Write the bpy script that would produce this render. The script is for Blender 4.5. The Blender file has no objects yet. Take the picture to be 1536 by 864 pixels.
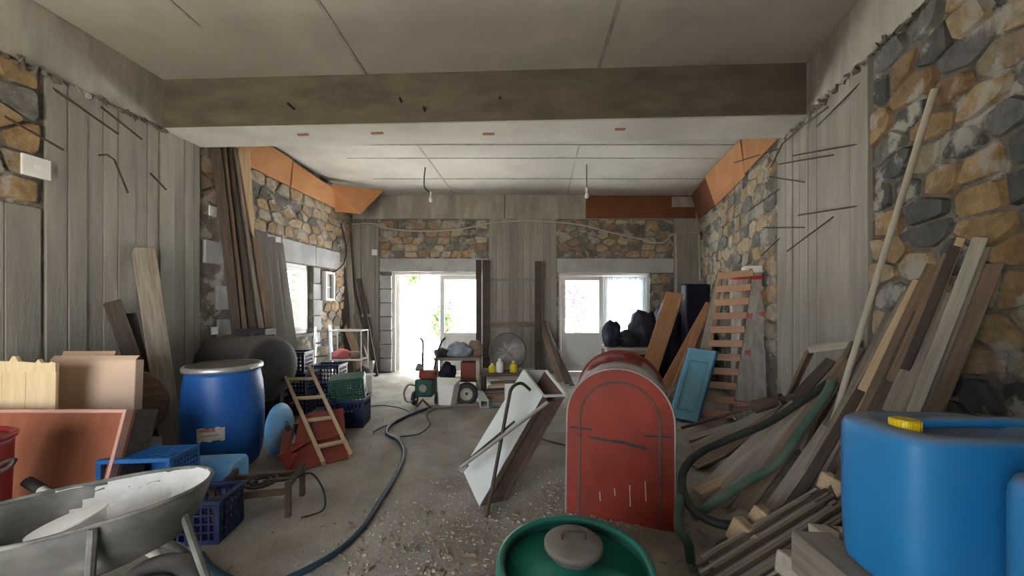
import bpy, math, random
from mathutils import Vector as V, Matrix
random.seed(7)
sc = bpy.context.scene
COL = sc.collection
# ------------------------------------------------------------------ camera, world, exposure
FPX = 560.0; HZ = 455.0; EYE = 1.5
cam_d = bpy.data.cameras.new('camera'); cam = bpy.data.objects.new('camera', cam_d); COL.objects.link(cam)
cam.location = (0, 0, EYE); cam.rotation_euler = (math.pi/2, 0, 0)
cam_d.sensor_width = 36.0; cam_d.lens = FPX/1536*36; cam_d.shift_y = (HZ-432)/1536; cam_d.clip_start = .02
sc.camera = cam
w = bpy.data.worlds.new('overcast_sky'); sc.world = w; w.use_nodes = True
bg = w.node_tree.nodes['Background']; bg.inputs[0].default_value = (.93, .97, 1.0, 1); bg.inputs[1].default_value = 2.6
sd = bpy.data.lights.new('sun', 'SUN'); sd.energy = 48; sd.angle = .01; sd.color = (1, .975, .93); so = bpy.data.objects.new('sun', sd); COL.objects.link(so)
so.rotation_euler = V((-.72, -.06, -.66)).to_track_quat('-Z', 'Y').to_euler(); so.location = (20, 10, 20)
sc.view_settings.view_transform = 'Standard'; sc.view_settings.look = 'None'; sc.view_settings.gamma = 1
sc.view_settings.use_curve_mapping = False
sc.view_settings.exposure = 2.1
sc.cycles.max_bounces = 12; sc.cycles.diffuse_bounces = 6; sc.cycles.transparent_max_bounces = 12
sc.cycles.sample_clamp_indirect = 6
def portal(loc, rot, sx, sy):
    l = bpy.data.lights.new('daylight_portal', 'AREA'); l.shape = 'RECTANGLE'; l.size = sx; l.size_y = sy
    l.cycles.is_portal = True
    o = bpy.data.objects.new('daylight_portal', l); COL.objects.link(o); o.location = loc; o.rotation_euler = rot
CEIL = 3.85
def L(y): return -3.9+.053*y
def R(y): return 1.96+.26*y
YB, YR = 8.1, -1.4
REAR = (-3.75, -1.2, 0.0, 2.5)          # the wide doorway behind the camera: x0, x1, z0, z1
portal((-1.58, YB+.3, 1.09), (-math.pi/2, 0, 0), 2.0, 2.2)
portal((2.0, YB+.3, 1.09), (-math.pi/2, 0, 0), 2.0, 2.2)
portal((L(6.2)-.3, 6.2, 1.57), (0, -math.pi/2, 0), 1.2, .85)
portal(((REAR[0]+REAR[1])/2, YR-.3, (REAR[2]+REAR[3])/2), (math.pi/2, 0, 0), REAR[1]-REAR[0], REAR[3]-REAR[2])
# ------------------------------------------------------------------ helpers
def P(px, py, y): return V(((px-768)/FPX*y, y, EYE-(py-HZ)/FPX*y))
def FL(px, py, z=0.0):                       # where a ray meets the height z
    y = (EYE-z)*FPX/(py-HZ); return V(((px-768)/FPX*y, y, z))
def WL(px, py, off=0.0):
    y = -3.9/((px-768)/FPX-.053); p = P(px, py, y); return p+V((1, -.053, 0)).normalized()*off
def WR(px, py, off=0.0):
    y = 1.96/((px-768)/FPX-.26); p = P(px, py, y); return p+V((-1, .26, 0)).normalized()*off
def rnd(a, b): return random.uniform(a, b)
# ------------------------------------------------------------------ materials
MATS = {}
def mat(name, c1, c2=None, scale=6, rough=.7, metal=0, bump=.15, stretch=(1, 1, 1), rand=0.0, dust=0.0, dustc=(.42, .38, .33),
        trans=0, spec=.4, lo=.35, hi=.65, bscale=None, c3=None, c3amt=.5, c3scale=2.0, hue=0.0):
    if name in MATS: return MATS[name]
    m = bpy.data.materials.new(name); m.use_nodes = True; n = m.node_tree.nodes; k = m.node_tree.links
    b = n['Principled BSDF']; c2 = c2 or tuple(x*.75 for x in c1)
    tc = n.new('ShaderNodeTexCoord'); mp = n.new('ShaderNodeMapping'); mp.inputs['Scale'].default_value = stretch
    k.new(tc.outputs['Object'], mp.inputs[0])
    oi = n.new('ShaderNodeObjectInfo')
    sh = n.new('ShaderNodeVectorMath'); sh.operation = 'MULTIPLY_ADD'; sh.inputs[1].default_value = (37, 53, 71)
    k.new(oi.outputs['Random'], sh.inputs[0]); k.new(mp.outputs[0], sh.inputs[2])
    no = n.new('ShaderNodeTexNoise'); no.inputs['Scale'].default_value = scale; no.inputs['Detail'].default_value = 7; no.inputs['Roughness'].default_value = .6
    k.new(sh.outputs[0], no.inputs['Vector'])
    cr = n.new('ShaderNodeValToRGB'); cr.color_ramp.elements[0].position = lo; cr.color_ramp.elements[1].position = hi
    cr.color_ramp.elements[0].color = (*c1, 1); cr.color_ramp.elements[1].color = (*c2, 1)
    k.new(no.outputs['Fac'], cr.inputs[0]); out = cr.outputs[0]
    if c3:
        n3 = n.new('ShaderNodeTexNoise'); n3.inputs['Scale'].default_value = c3scale; n3.inputs['Detail'].default_value = 6
        k.new(sh.outputs[0], n3.inputs['Vector'])
        r3 = n.new('ShaderNodeValToRGB'); r3.color_ramp.elements[0].position = .5; r3.color_ramp.elements[1].position = .66
        k.new(n3.outputs['Fac'], r3.inputs[0])
        mu = n.new('ShaderNodeMath'); mu.operation = 'MULTIPLY'; mu.inputs[1].default_value = c3amt; k.new(r3.outputs[0], mu.inputs[0])
        mx = n.new('ShaderNodeMix'); mx.data_type = 'RGBA'; k.new(mu.outputs[0], mx.inputs[0]); k.new(out, mx.inputs[6]); mx.inputs[7].default_value = (*c3, 1); out = mx.outputs[2]
    if rand or hue:
        hs = n.new('ShaderNodeHueSaturation'); mr = n.new('ShaderNodeMapRange'); mr.inputs[3].default_value = 1-rand; mr.inputs[4].default_value = 1+rand
        k.new(oi.outputs['Random'], mr.inputs[0]); k.new(mr.outputs[0], hs.inputs['Value'])
        if hue:
            m2 = n.new('ShaderNodeMapRange'); m2.inputs[3].default_value = .5-hue; m2.inputs[4].default_value = .5+hue
            wn = n.new('ShaderNodeTexWhiteNoise'); wn.noise_dimensions = '1D'; k.new(oi.outputs['Random'], wn.inputs['W']); k.new(wn.outputs[0], m2.inputs[0]); k.new(m2.outputs[0], hs.inputs['Hue'])
        k.new(out, hs.inputs['Color']); out = hs.outputs[0]
    if dust:
        ge = n.new('ShaderNodeNewGeometry'); sx = n.new('ShaderNodeSeparateXYZ'); k.new(ge.outputs['Normal'], sx.inputs[0])
        rr = n.new('ShaderNodeMapRange'); rr.inputs[1].default_value = .35; rr.inputs[2].default_value = 1.0; rr.inputs[4].default_value = dust
        k.new(sx.outputs['Z'], rr.inputs[0])
        mx = n.new('ShaderNodeMix'); mx.data_type = 'RGBA'; k.new(rr.outputs[0], mx.inputs[0]); k.new(out, mx.inputs[6]); mx.inputs[7].default_value = (*dustc, 1); out = mx.outputs[2]
    k.new(out, b.inputs['Base Color'])
    b.inputs['Roughness'].default_value = rough; b.inputs['Metallic'].default_value = metal; b.inputs['Specular IOR Level'].default_value = spec
    if trans: b.inputs['Transmission Weight'].default_value = trans
    if bump:
        nb = no
        if bscale:
            nb = n.new('ShaderNodeTexNoise'); nb.inputs['Scale'].default_value = bscale; nb.inputs['Detail'].default_value = 8; nb.inputs['Roughness'].default_value = .65; k.new(sh.outputs[0], nb.inputs['Vector'])
        bp = n.new('ShaderNodeBump'); bp.inputs['Strength'].default_value = bump; bp.inputs['Distance'].default_value = .02
        k.new(nb.outputs['Fac'], bp.inputs['Height']); k.new(bp.outputs[0], b.inputs['Normal'])
    MATS[name] = m; return m
def stone_mat(name, tones, smear=(.46, .44, .40), amt=.85):
    m = bpy.data.materials.new(name); m.use_nodes = True; n = m.node_tree.nodes; k = m.node_tree.links; b = n['Principled BSDF']
    oi = n.new('ShaderNodeObjectInfo'); cr = n.new('ShaderNodeValToRGB'); cr.color_ramp.interpolation = 'CONSTANT'
    e = cr.color_ramp.elements
    while len(e) < len(tones): e.new(.5)
    for i, t in enumerate(tones): e[i].position = i/len(tones); e[i].color = (*t, 1)
    k.new(oi.outputs['Random'], cr.inputs[0])
    tc = n.new('ShaderNodeTexCoord'); sh = n.new('ShaderNodeVectorMath'); sh.operation = 'MULTIPLY_ADD'; sh.inputs[1].default_value = (37, 53, 71)
    k.new(oi.outputs['Random'], sh.inputs[0]); k.new(tc.outputs['Object'], sh.inputs[2])
    no = n.new('ShaderNodeTexNoise'); no.inputs['Scale'].default_value = 10; no.inputs['Detail'].default_value = 10; no.inputs['Roughness'].default_value = .72; k.new(sh.outputs[0], no.inputs['Vector'])
    vr = n.new('ShaderNodeMapRange'); vr.inputs[1].default_value = .3; vr.inputs[2].default_value = .7; vr.inputs[3].default_value = .55; vr.inputs[4].default_value = 1.35
    k.new(no.outputs['Fac'], vr.inputs[0])
    hs = n.new('ShaderNodeHueSaturation'); k.new(vr.outputs[0], hs.inputs['Value']); k.new(cr.outputs[0], hs.inputs['Color'])
    gp = n.new('ShaderNodeNewGeometry'); n2 = n.new('ShaderNodeTexNoise'); n2.inputs['Scale'].default_value = 4.2; n2.inputs['Detail'].default_value = 9; n2.inputs['Roughness'].default_value = .62; k.new(gp.outputs['Position'], n2.inputs['Vector'])
    r2 = n.new('ShaderNodeMapRange'); r2.inputs[1].default_value = .53; r2.inputs[2].default_value = .60; r2.inputs[4].default_value = amt; k.new(n2.outputs['Fac'], r2.inputs[0])
    mx = n.new('ShaderNodeMix'); mx.data_type = 'RGBA'; k.new(r2.outputs[0], mx.inputs[0]); k.new(hs.outputs[0], mx.inputs[6]); mx.inputs[7].default_value = (*smear, 1)
    k.new(mx.outputs[2], b.inputs['Base Color']); b.inputs['Roughness'].default_value = .9; b.inputs['Specular IOR Level'].default_value = .2
    bp = n.new('ShaderNodeBump'); bp.inputs['Strength'].default_value = .9; bp.inputs['Distance'].default_value = .045
    k.new(no.outputs['Fac'], bp.inputs['Height']); k.new(bp.outputs[0], b.inputs['Normal'])
    return m
def glass_mat():
    m = bpy.data.materials.new('window_glass'); m.use_nodes = True; n = m.node_tree.nodes; k = m.node_tree.links
    n.remove(n['Principled BSDF']); o = n['Material Output']
    t = n.new('ShaderNodeBsdfTransparent'); t.inputs[0].default_value = (.93, .96, .96, 1); g = n.new('ShaderNodeBsdfGlossy'); g.inputs['Roughness'].default_value = .05
    lw = n.new('ShaderNodeLayerWeight'); pw = n.new('ShaderNodeMath'); pw.operation = 'POWER'; pw.inputs[1].default_value = 4; f = n.new('ShaderNodeMath'); f.operation = 'MULTIPLY'; f.inputs[1].default_value = .3
    k.new(lw.outputs['Facing'], pw.inputs[0]); k.new(pw.outputs[0], f.inputs[0]); x = n.new('ShaderNodeMixShader')
    k.new(f.outputs[0], x.inputs[0]); k.new(t.outputs[0], x.inputs[1]); k.new(g.outputs[0], x.inputs[2]); k.new(x.outputs[0], o.inputs[0]); return m
def thin_mat(name, col, clear):
    m = bpy.data.materials.new(name); m.use_nodes = True; n = m.node_tree.nodes; k = m.node_tree.links; o = n['Material Output']; b = n['Principled BSDF']
    b.inputs['Base Color'].default_value = (*col, 1); b.inputs['Roughness'].default_value = .3
    no = n.new('ShaderNodeTexNoise'); no.inputs['Scale'].default_value = 9; no.inputs['Detail'].default_value = 4
    mr = n.new('ShaderNodeMapRange'); mr.inputs[1].default_value = .35; mr.inputs[2].default_value = .65; mr.inputs[3].default_value = clear*.6; mr.inputs[4].default_value = min(1, clear*1.3)
    k.new(no.outputs['Fac'], mr.inputs[0])
    t = n.new('ShaderNodeBsdfTransparent'); x = n.new('ShaderNodeMixShader'); k.new(mr.outputs[0], x.inputs[0])
    k.new(b.outputs[0], x.inputs[1]); k.new(t.outputs[0], x.inputs[2]); k.new(x.outputs[0], o.inputs[0]); return m
M = {}
M['concrete'] = mat('board_marked_concrete', (.255, .24, .215), (.335, .318, .285), 2.2, .92, stretch=(4, 4, .5), bump=.35, rand=.09, c3=(.19, .18, .16), c3amt=.5, c3scale=.9, bscale=9)
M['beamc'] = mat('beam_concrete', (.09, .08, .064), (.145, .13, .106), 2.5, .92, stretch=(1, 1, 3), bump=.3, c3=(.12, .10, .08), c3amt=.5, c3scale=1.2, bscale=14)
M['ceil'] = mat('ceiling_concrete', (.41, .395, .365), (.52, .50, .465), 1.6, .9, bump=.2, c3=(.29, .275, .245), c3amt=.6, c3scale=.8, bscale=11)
M['band'] = mat('band_concrete', (.30, .285, .255), (.42, .40, .36), 2.4, .9, stretch=(3, 3, .8), bump=.3, c3=(.20, .19, .165), c3amt=.5, c3scale=1.1, bscale=12)
M['mortar'] = stone_mat('rough_mortar', [(.20, .18, .15), (.20, .18, .15)], (.46, .44, .40), .9)
M['block'] = mat('grey_block', (.33, .345, .36), (.47, .48, .49), 3, .9, bump=.25, rand=.12, bscale=18)
M['stone'] = stone_mat('rubble_stone', [(.36, .25, .13), (.12, .125, .12), (.42, .32, .19), (.30, .20, .12), (.17, .175, .17), (.40, .28, .15), (.35, .30, .22), (.10, .105, .105), (.43, .35, .23), (.27, .22, .16), (.38, .27, .15), (.21, .21, .19)])
M['stone_far'] = stone_mat('pale_rubble_stone', [(.36, .27, .17), (.24, .22, .19), (.42, .34, .23), (.30, .22, .15), (.18, .18, .17), (.40, .29, .17), (.34, .30, .24), (.15, .14, .13), (.45, .38, .28), (.30, .24, .18)], (.46, .44, .41), .6)
M['floor'] = mat('dusty_floor', (.24, .215, .185), (.38, .355, .32), 2.6, .93, bump=.5, c3=(.17, .15, .125), c3amt=.5, c3scale=.9, bscale=22)
M['white'] = mat('white_upvc', (.78, .78, .77), (.70, .70, .69), 4, .35, bump=0)
M['glass'] = glass_mat()
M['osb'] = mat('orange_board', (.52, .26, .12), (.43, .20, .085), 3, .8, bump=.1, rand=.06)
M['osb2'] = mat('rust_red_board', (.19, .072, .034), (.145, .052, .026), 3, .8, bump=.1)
M['rebar'] = mat('rusty_rebar', (.06, .045, .035), (.12, .07, .045), 30, .8, .4)
M['plug'] = mat('rust_stain', (.25, .10, .05), (.35, .16, .08), 20, .9)
# ------------------------------------------------------------------ mesh builder
def wmat(o):
    m = o.matrix_basis.copy()
    while o.parent is not None: o = o.parent; m = o.matrix_basis @ m
    return m
class MB:
    def __init__(s): s.v = []; s.f = []
    def add(s, vs, fs):
        o = len(s.v); s.v += [V(x) for x in vs]; s.f += [tuple(i+o for i in f) for f in fs]; return s
    def para(s, o, a, b, c):
        o, a, b, c = V(o), V(a), V(b), V(c)
        if a.cross(b).dot(c) < 0: a, b = b, a
        return s.add([o, o+a, o+a+b, o+b, o+c, o+a+c, o+a+b+c, o+b+c], [(3, 2, 1, 0), (4, 5, 6, 7), (0, 1, 5, 4), (1, 2, 6, 5), (2, 3, 7, 6), (3, 0, 4, 7)])
    def box(s, c, d, rot=None):
        ax = [V((d[0], 0, 0)), V((0, d[1], 0)), V((0, 0, d[2]))]
        if rot is not None: ax = [rot @ a for a in ax]
        return s.para(V(c)-(ax[0]+ax[1]+ax[2])/2, *ax)
    def bar(s, p0, p1, wd, th, up=(0, 0, 1)):
        p0, p1 = V(p0), V(p1); a = (p1-p0); u = V(up); x = a.normalized()
        if abs(x.dot(u.normalized())) > .98: u = V((0, 1, 0)) if abs(x.y) < .9 else V((1, 0, 0))
        side = x.cross(u).normalized(); n = side.cross(x).normalized()
        return s.para(p0-side*wd/2-n*th/2, a, side*wd, n*th)
    def tube(s, pts, r, n=8, closed=False, cap=True):
        pts = [V(p) for p in pts]; m = len(pts); o = len(s.v); rr = r if isinstance(r, (list, tuple)) else [r]*m
        ref = None
        for i, p in enumerate(pts):
            if closed: t = pts[(i+1) % m]-pts[i-1]
            else: t = pts[min(i+1, m-1)]-pts[max(i-1, 0)]
            t.normalize()
            if ref is None: ref = t.orthogonal().normalized()
            ref = (ref-t*ref.dot(t)).normalized(); b = t.cross(ref)
            for j in range(n):
                a = 2*math.pi*j/n; s.v.append(p+(ref*math.cos(a)+b*math.sin(a))*rr[i])
        for i in range(m if closed else m-1):
            i2 = (i+1) % m
            for j in range(n): s.f.append((o+i*n+j, o+i*n+(j+1) % n, o+i2*n+(j+1) % n, o+i2*n+j))
        if cap and not closed:
            s.f.append(tuple(o+j for j in reversed(range(n)))); s.f.append(tuple(o+(m-1)*n+j for j in range(n)))
        return s
    def lathe(s, prof, n=32, mtx=None, sx=1, sy=1, cap=True):
        o = len(s.v); m = len(prof)
        for r, z in prof:
            for j in range(n):
                a = 2*math.pi*j/n; p = V((r*math.cos(a)*sx, r*math.sin(a)*sy, z)); s.v.append(mtx @ p if mtx is not None else p)
        for i in range(m-1):
            for j in range(n): s.f.append((o+i*n+j, o+i*n+(j+1) % n, o+(i+1)*n+(j+1) % n, o+(i+1)*n+j))
        if cap:
            if prof[0][0] > 1e-4: s.f.append(tuple(o+j for j in reversed(range(n))))
            if prof[-1][0] > 1e-4: s.f.append(tuple(o+(m-1)*n+j for j in range(n)))
        return s
    def prism(s, poly, ext):
        n = len(poly); e = V(ext); p = [V(q) for q in poly]
        nr = V((0, 0, 0))
        for i in range(n): nr += p[i].cross(p[(i+1) % n])
        if nr.dot(e) < 0: p.reverse()
        return s.add(p+[q+e for q in p], [tuple(reversed(range(n))), tuple(range(n, 2*n))]+[(i, (i+1) % n, n+(i+1) % n, n+i) for i in range(n)])
    def tf(s, m): s.v = [m @ v for v in s.v]; return s
    def build(s, name, m, parent=None, smooth=False, world=False, bevel=0, solid=0, sub=0, org=None):
        me = bpy.data.meshes.new(name); vs = s.v
        if parent is not None and world:
            inv = wmat(parent).inverted(); vs = [inv @ v for v in vs]
        if parent is None and vs:
            if org is None:
                zs = min(v.z for v in vs); xs = [v.x for v in vs]; ys = [v.y for v in vs]; org = V(((min(xs)+max(xs))/2, (min(ys)+max(ys))/2, zs))
            org = V(org); vs = [v-org for v in vs]
        me.from_pydata([tuple(v) for v in vs], [], s.f); me.update()
        if smooth:
            me.polygons.foreach_set('use_smooth', [True]*len(me.polygons))
            if smooth != 'all': me.set_sharp_from_angle(angle=math.radians(40 if smooth is True else smooth))
        me.materials.append(m if not isinstance(m, str) else M[m])
        o = bpy.data.objects.new(name, me); COL.objects.link(o)
        if parent is not None: o.parent = parent
        elif vs: o.location = org
        if solid: md = o.modifiers.new('solid', 'SOLIDIFY'); md.thickness = solid; md.offset = 0
        if bevel: md = o.modifiers.new('bevel', 'BEVEL'); md.width = bevel; md.segments = 2; md.limit_method = 'ANGLE'
        if sub: md = o.modifiers.new('sub', 'SUBSURF'); md.levels = sub; md.render_levels = sub
        return o
def tag(o, label=None, cat=None, group=None, kind=None):
    if label: o['label'] = label
    if cat: o['category'] = cat
    if group: o['group'] = group
    if kind: o['kind'] = kind
    return o
def thing(name, label, cat, loc=(0, 0, 0), rot=(0, 0, 0), group=None):
    o = bpy.data.objects.new(name, None); COL.objects.link(o); o.empty_display_size = .1
    o.location = loc; o.rotation_euler = rot; o.matrix_basis = Matrix.LocRotScale(V(loc), __import__('mathutils').Euler(rot), None)
    return tag(o, label, cat, group)
def kids(o): return [c for c in COL.objects if c.parent == o]
def dup(o, loc, rot, label, parent=None):
    c = o.copy(); COL.objects.link(c); c.parent = parent
    if parent is None:
        c.location = loc; c.rotation_euler = rot
        if label: c['label'] = label
    for ch in kids(o): dup(ch, None, None, None, c)
    return c
# ------------------------------------------------------------------ the room
class Fr:
    def __init__(s, o, u, n): s.o = V(o); s.u = V(u).normalized(); s.n = V(n).normalized()
    def p(s, u, v, w=0): return s.o+s.u*u+V((0, 0, v))+s.n*w
FLf = Fr((L(YR), YR, 0), (.053, 1, 0), (1, -.053, 0)); FRf = Fr((R(YR), YR, 0), (.26, 1, 0), (-1, .26, 0))
FBf = Fr((L(YB), YB, 0), (1, 0, 0), (0, -1, 0)); FEf = Fr((L(YR), YR, 0), (1, 0, 0), (0, 1, 0))
def uL(y): return (y-YR)*math.hypot(1, .053)
def uR(y): return (y-YR)*math.hypot(1, .26)
def uB(x): return x-L(YB)
def uE(x): return x-L(YR)
def fbox(mb, fr, u0, u1, v0, v1, w0, w1): return mb.para(fr.p(u0, v0, w0), fr.u*(u1-u0), V((0, 0, v1-v0)), fr.n*(w1-w0))
def wall(name, fr, u0, u1, holes, m, th=.38):
    mb = MB(); cuts = sorted({u0, u1}|{h[0] for h in holes}|{h[1] for h in holes})
    for a, b in zip(cuts, cuts[1:]):
        hs = sorted((h[2], h[3]) for h in holes if h[0] <= a+1e-6 and h[1] >= b-1e-6); z = 0
        for h0, h1 in hs:
            if h0 > z+1e-6: fbox(mb, fr, a, b, z, h0, -th, 0)
            z = h1
        fbox(mb, fr, a, b, z, CEIL, -th, 0)
    o = mb.build(name, m); return tag(o, kind='structure')
D1 = (uB(-2.604), uB(-.55), 0, 2.18); D2 = (uB(1.01), uB(2.99), 0, 2.16); W1 = (uL(5.79), uL(6.62), .98, 2.16)
floor = tag(MB().para((-4.4, YR-.4, -.3), (8.9, 0, 0), (0, YB-YR+.78, 0), (0, 0, .3)).build('floor', 'floor'), kind='structure')
ceiling = tag(MB().para((-4.4, YR-.4, CEIL), (8.9, 0, 0), (0, YB-YR+.8, 0), (0, 0, .25)).build('ceiling', 'ceil'), kind='structure')
wl = wall('wall_left', FLf, 0, uL(YB), [W1], 'mortar'); wr = wall('wall_right', FRf, 0, uR(YB), [], 'mortar')
wb = wall('wall_back', FBf, -.4, uB(R(YB))+.5, [D1, D2], 'mortar')
we = wall('wall_rear', FEf, -.4, R(YR)-L(YR)+.5, [(uE(REAR[0]), uE(REAR[1]), REAR[2], REAR[3])], 'band')
# beam across the room, skewed a little, with rust stained plugs under it
def beam():
    a, b = V((L(3.9)-.1, 3.92, 3.34)), V((R(3.65)+.15, 3.63, 3.34)); mb = MB()
    mb.prism([a, b, b+V((0, .50, 0)), a+V((0, .46, 0))], (0, 0, CEIL-3.34))
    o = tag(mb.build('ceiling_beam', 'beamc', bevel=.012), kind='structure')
    MB().prism([a+V((0, .004, -.012)), b+V((0, .004, -.012)), b+V((0, .50, -.012)), a+V((0, .46, -.012))], (0, 0, .014)).build('lit_soffit', 'ceil', o, world=True)  # paler underside sheet: light from the back put into its colour
    for px, py in ((455, 200), (566, 198), (733, 199), (930, 192)):
        c = FL(px, py, 3.34) if py > HZ else V(((px-768)/FPX*(3.34-EYE)*FPX/(HZ-py), (3.34-EYE)*FPX/(HZ-py), 3.34))
        m2 = MB(); m2.box(c+V((0, 0, -.014)), (rnd(.10, .15), .035, .014), Matrix.Rotation(rnd(-.2, .2), 3, 'Z')); m2.build('rust_plug', 'plug', o, world=True)
    for px, py in ((437, 160), (637, 166), (602, 152), (750, 150), (921, 147)):
        m2 = MB(); c = P(px, py, 3.80); m2.box(c, (.012, .14, rnd(.02, .05))); m2.build('nail_hole', 'rebar', o, world=True)
    return o
beam()
# formwork joint ridges on the ceiling
def ceil_pt(px, py): y = (CEIL-EYE)*FPX/(HZ-py); return V(((px-768)/FPX*y, y, CEIL))
for (a, b, wd) in (((470, -10), (549, 112), .03), ((932, -10), (898, 103), .03), ((626, 217), (681, 291), .025), ((869, 217), (851, 291), .025),
                   ((395, 217), (1110, 217), .02), ((520, 237), (1080, 237), .012), ((560, 268), (1060, 268), .012), ((250, -5), (300, 40), .02)):
    p, q = ceil_pt(*a), ceil_pt(*b); MB().bar(p, q, wd, .016).build('joint_ridge', 'band', ceiling, world=True)
# side ring beams, crumbled lower edge
for (fr, u0, u1, wo) in ((FLf, 0, uL(4.0), wl), (FRf, 0, uR(4.12), wr)):
    fbox(MB(), fr, u0, u1, 3.34, CEIL, -.02, .035).build('ring_beam', 'band', wo, world=True, bevel=.01)
    mb = MB(); u = u0
    while u < u1:
        c = fr.p(u, 3.33+rnd(-.03, .015), rnd(0, .04)); r = rnd(.012, .05); vs = [c+V((rnd(-1, 1), rnd(-1, 1), rnd(-1, 1))).normalized()*r for _ in range(6)]
        mb.add(vs, [(0, 1, 2), (0, 2, 3), (0, 3, 4), (0, 4, 1), (5, 2, 1), (5, 3, 2), (5, 4, 3), (5, 1, 4)]); u += rnd(.008, .035)
    tag(mb.build('mortar_crumbs', 'mortar', wo, world=True), kind='stuff')
# board marked strips of the concrete columns
def strips(fr, u0, u1, v0, v1, wo, lo=.09, hi=.17):
    u = u0
    while u < u1-.02:
        d = min(rnd(lo, hi), u1-u)
        if u1-u-d < .05: d = u1-u
        fbox(MB(), fr, u+.002, u+d-.002, v0+rnd(0, .02), v1, -.02, rnd(.010, .034)).build('concrete_strip', 'concrete', wo, world=True, bevel=.004)
        u += d
strips(FLf, uL(2.98), uL(4.36), 0, 3.36, wl)
strips(FRf, uR(2.77), uR(4.32), 0, 3.36, wr, .13, .22)
strips(FBf, D1[1]+.05, D2[0]-.05, 0, 3.34, wb, .12, .2)
strips(FBf, .0, uB(-2.88), 0, 3.2, wb, .12, .2)
strips(FBf, uB(3.5), uB(R(YB)), 0, 3.34, wb, .14, .2)
strips(FLf, uL(1.2), uL(2.96), 0, 2.25, wl, .14, .3)
# lintels, upper band and blocks
fbox(MB(), FBf, uB(-2.86), D1[1]+.04, 2.185, 2.47, -.02, .03).build('lintel', 'block', wb, world=True, bevel=.008)
fbox(MB(), FBf, D2[0]-.04, uB(3.5), 2.165, 2.47, -.02, .03).build('lintel', 'block', wb, world=True, bevel=.008)
fbox(MB(), FBf, .02, uB(1.58), 3.33, CEIL, -.02, .02).build('upper_band', 'band', wb, world=True, bevel=.006)
fbox(MB(), FBf, uB(1.58), uB(R(YB)), 3.33, CEIL, -.02, .012).build('upper_band', 'band', wb, world=True, bevel=.006)
fbox(MB(), FBf, uB(-.17), uB(-.15), 3.34, CEIL, 0, .028).build('band_joint', 'beamc', wb, world=True)
for (y0, y1) in ((5.0, 5.78), (5.78, 6.7), (6.7, 7.55)):
    fbox(MB(), FLf, uL(y0)+.006, uL(y1)-.006, 2.17, 2.52, -.02, .03).build('lintel', 'block', wl, world=True, bevel=.01)
for i in range(5):
    fbox(MB(), FLf, uL(6.64), uL(rnd(6.82, 6.95)), .7+i*.29+.008, .7+i*.29+.28, -.02, rnd(.015, .03)).build('jamb_block', 'block', wl, world=True, bevel=.01)
    fbox(MB(), FLf, uL(rnd(5.5, 5.6)), uL(5.77), .7+i*.29+.008, .7+i*.29+.28, -.02, rnd(.015, .03)).build('jamb_block', 'block', wl, world=True, bevel=.01)
for (y0, y1, v0, v1) in ((4.42, 4.72, 1.98, 2.26), (4.60, 4.80, 1.42, 1.72), (4.62, 4.82, 1.0, 1.3)):
    fbox(MB(), FLf, uL(y0), uL(y1), v0, v1, -.02, .035).build('grey_block', 'block', wl, world=True, bevel=.012)
for i in range(7):
    fbox(MB(), FBf, uB(-2.86), D1[0]-.005, .02+i*.3, .02+i*.3+.28, -.02, rnd(.01, .03)).build('jamb_block', 'block', wb, world=True, bevel=.01)
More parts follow.
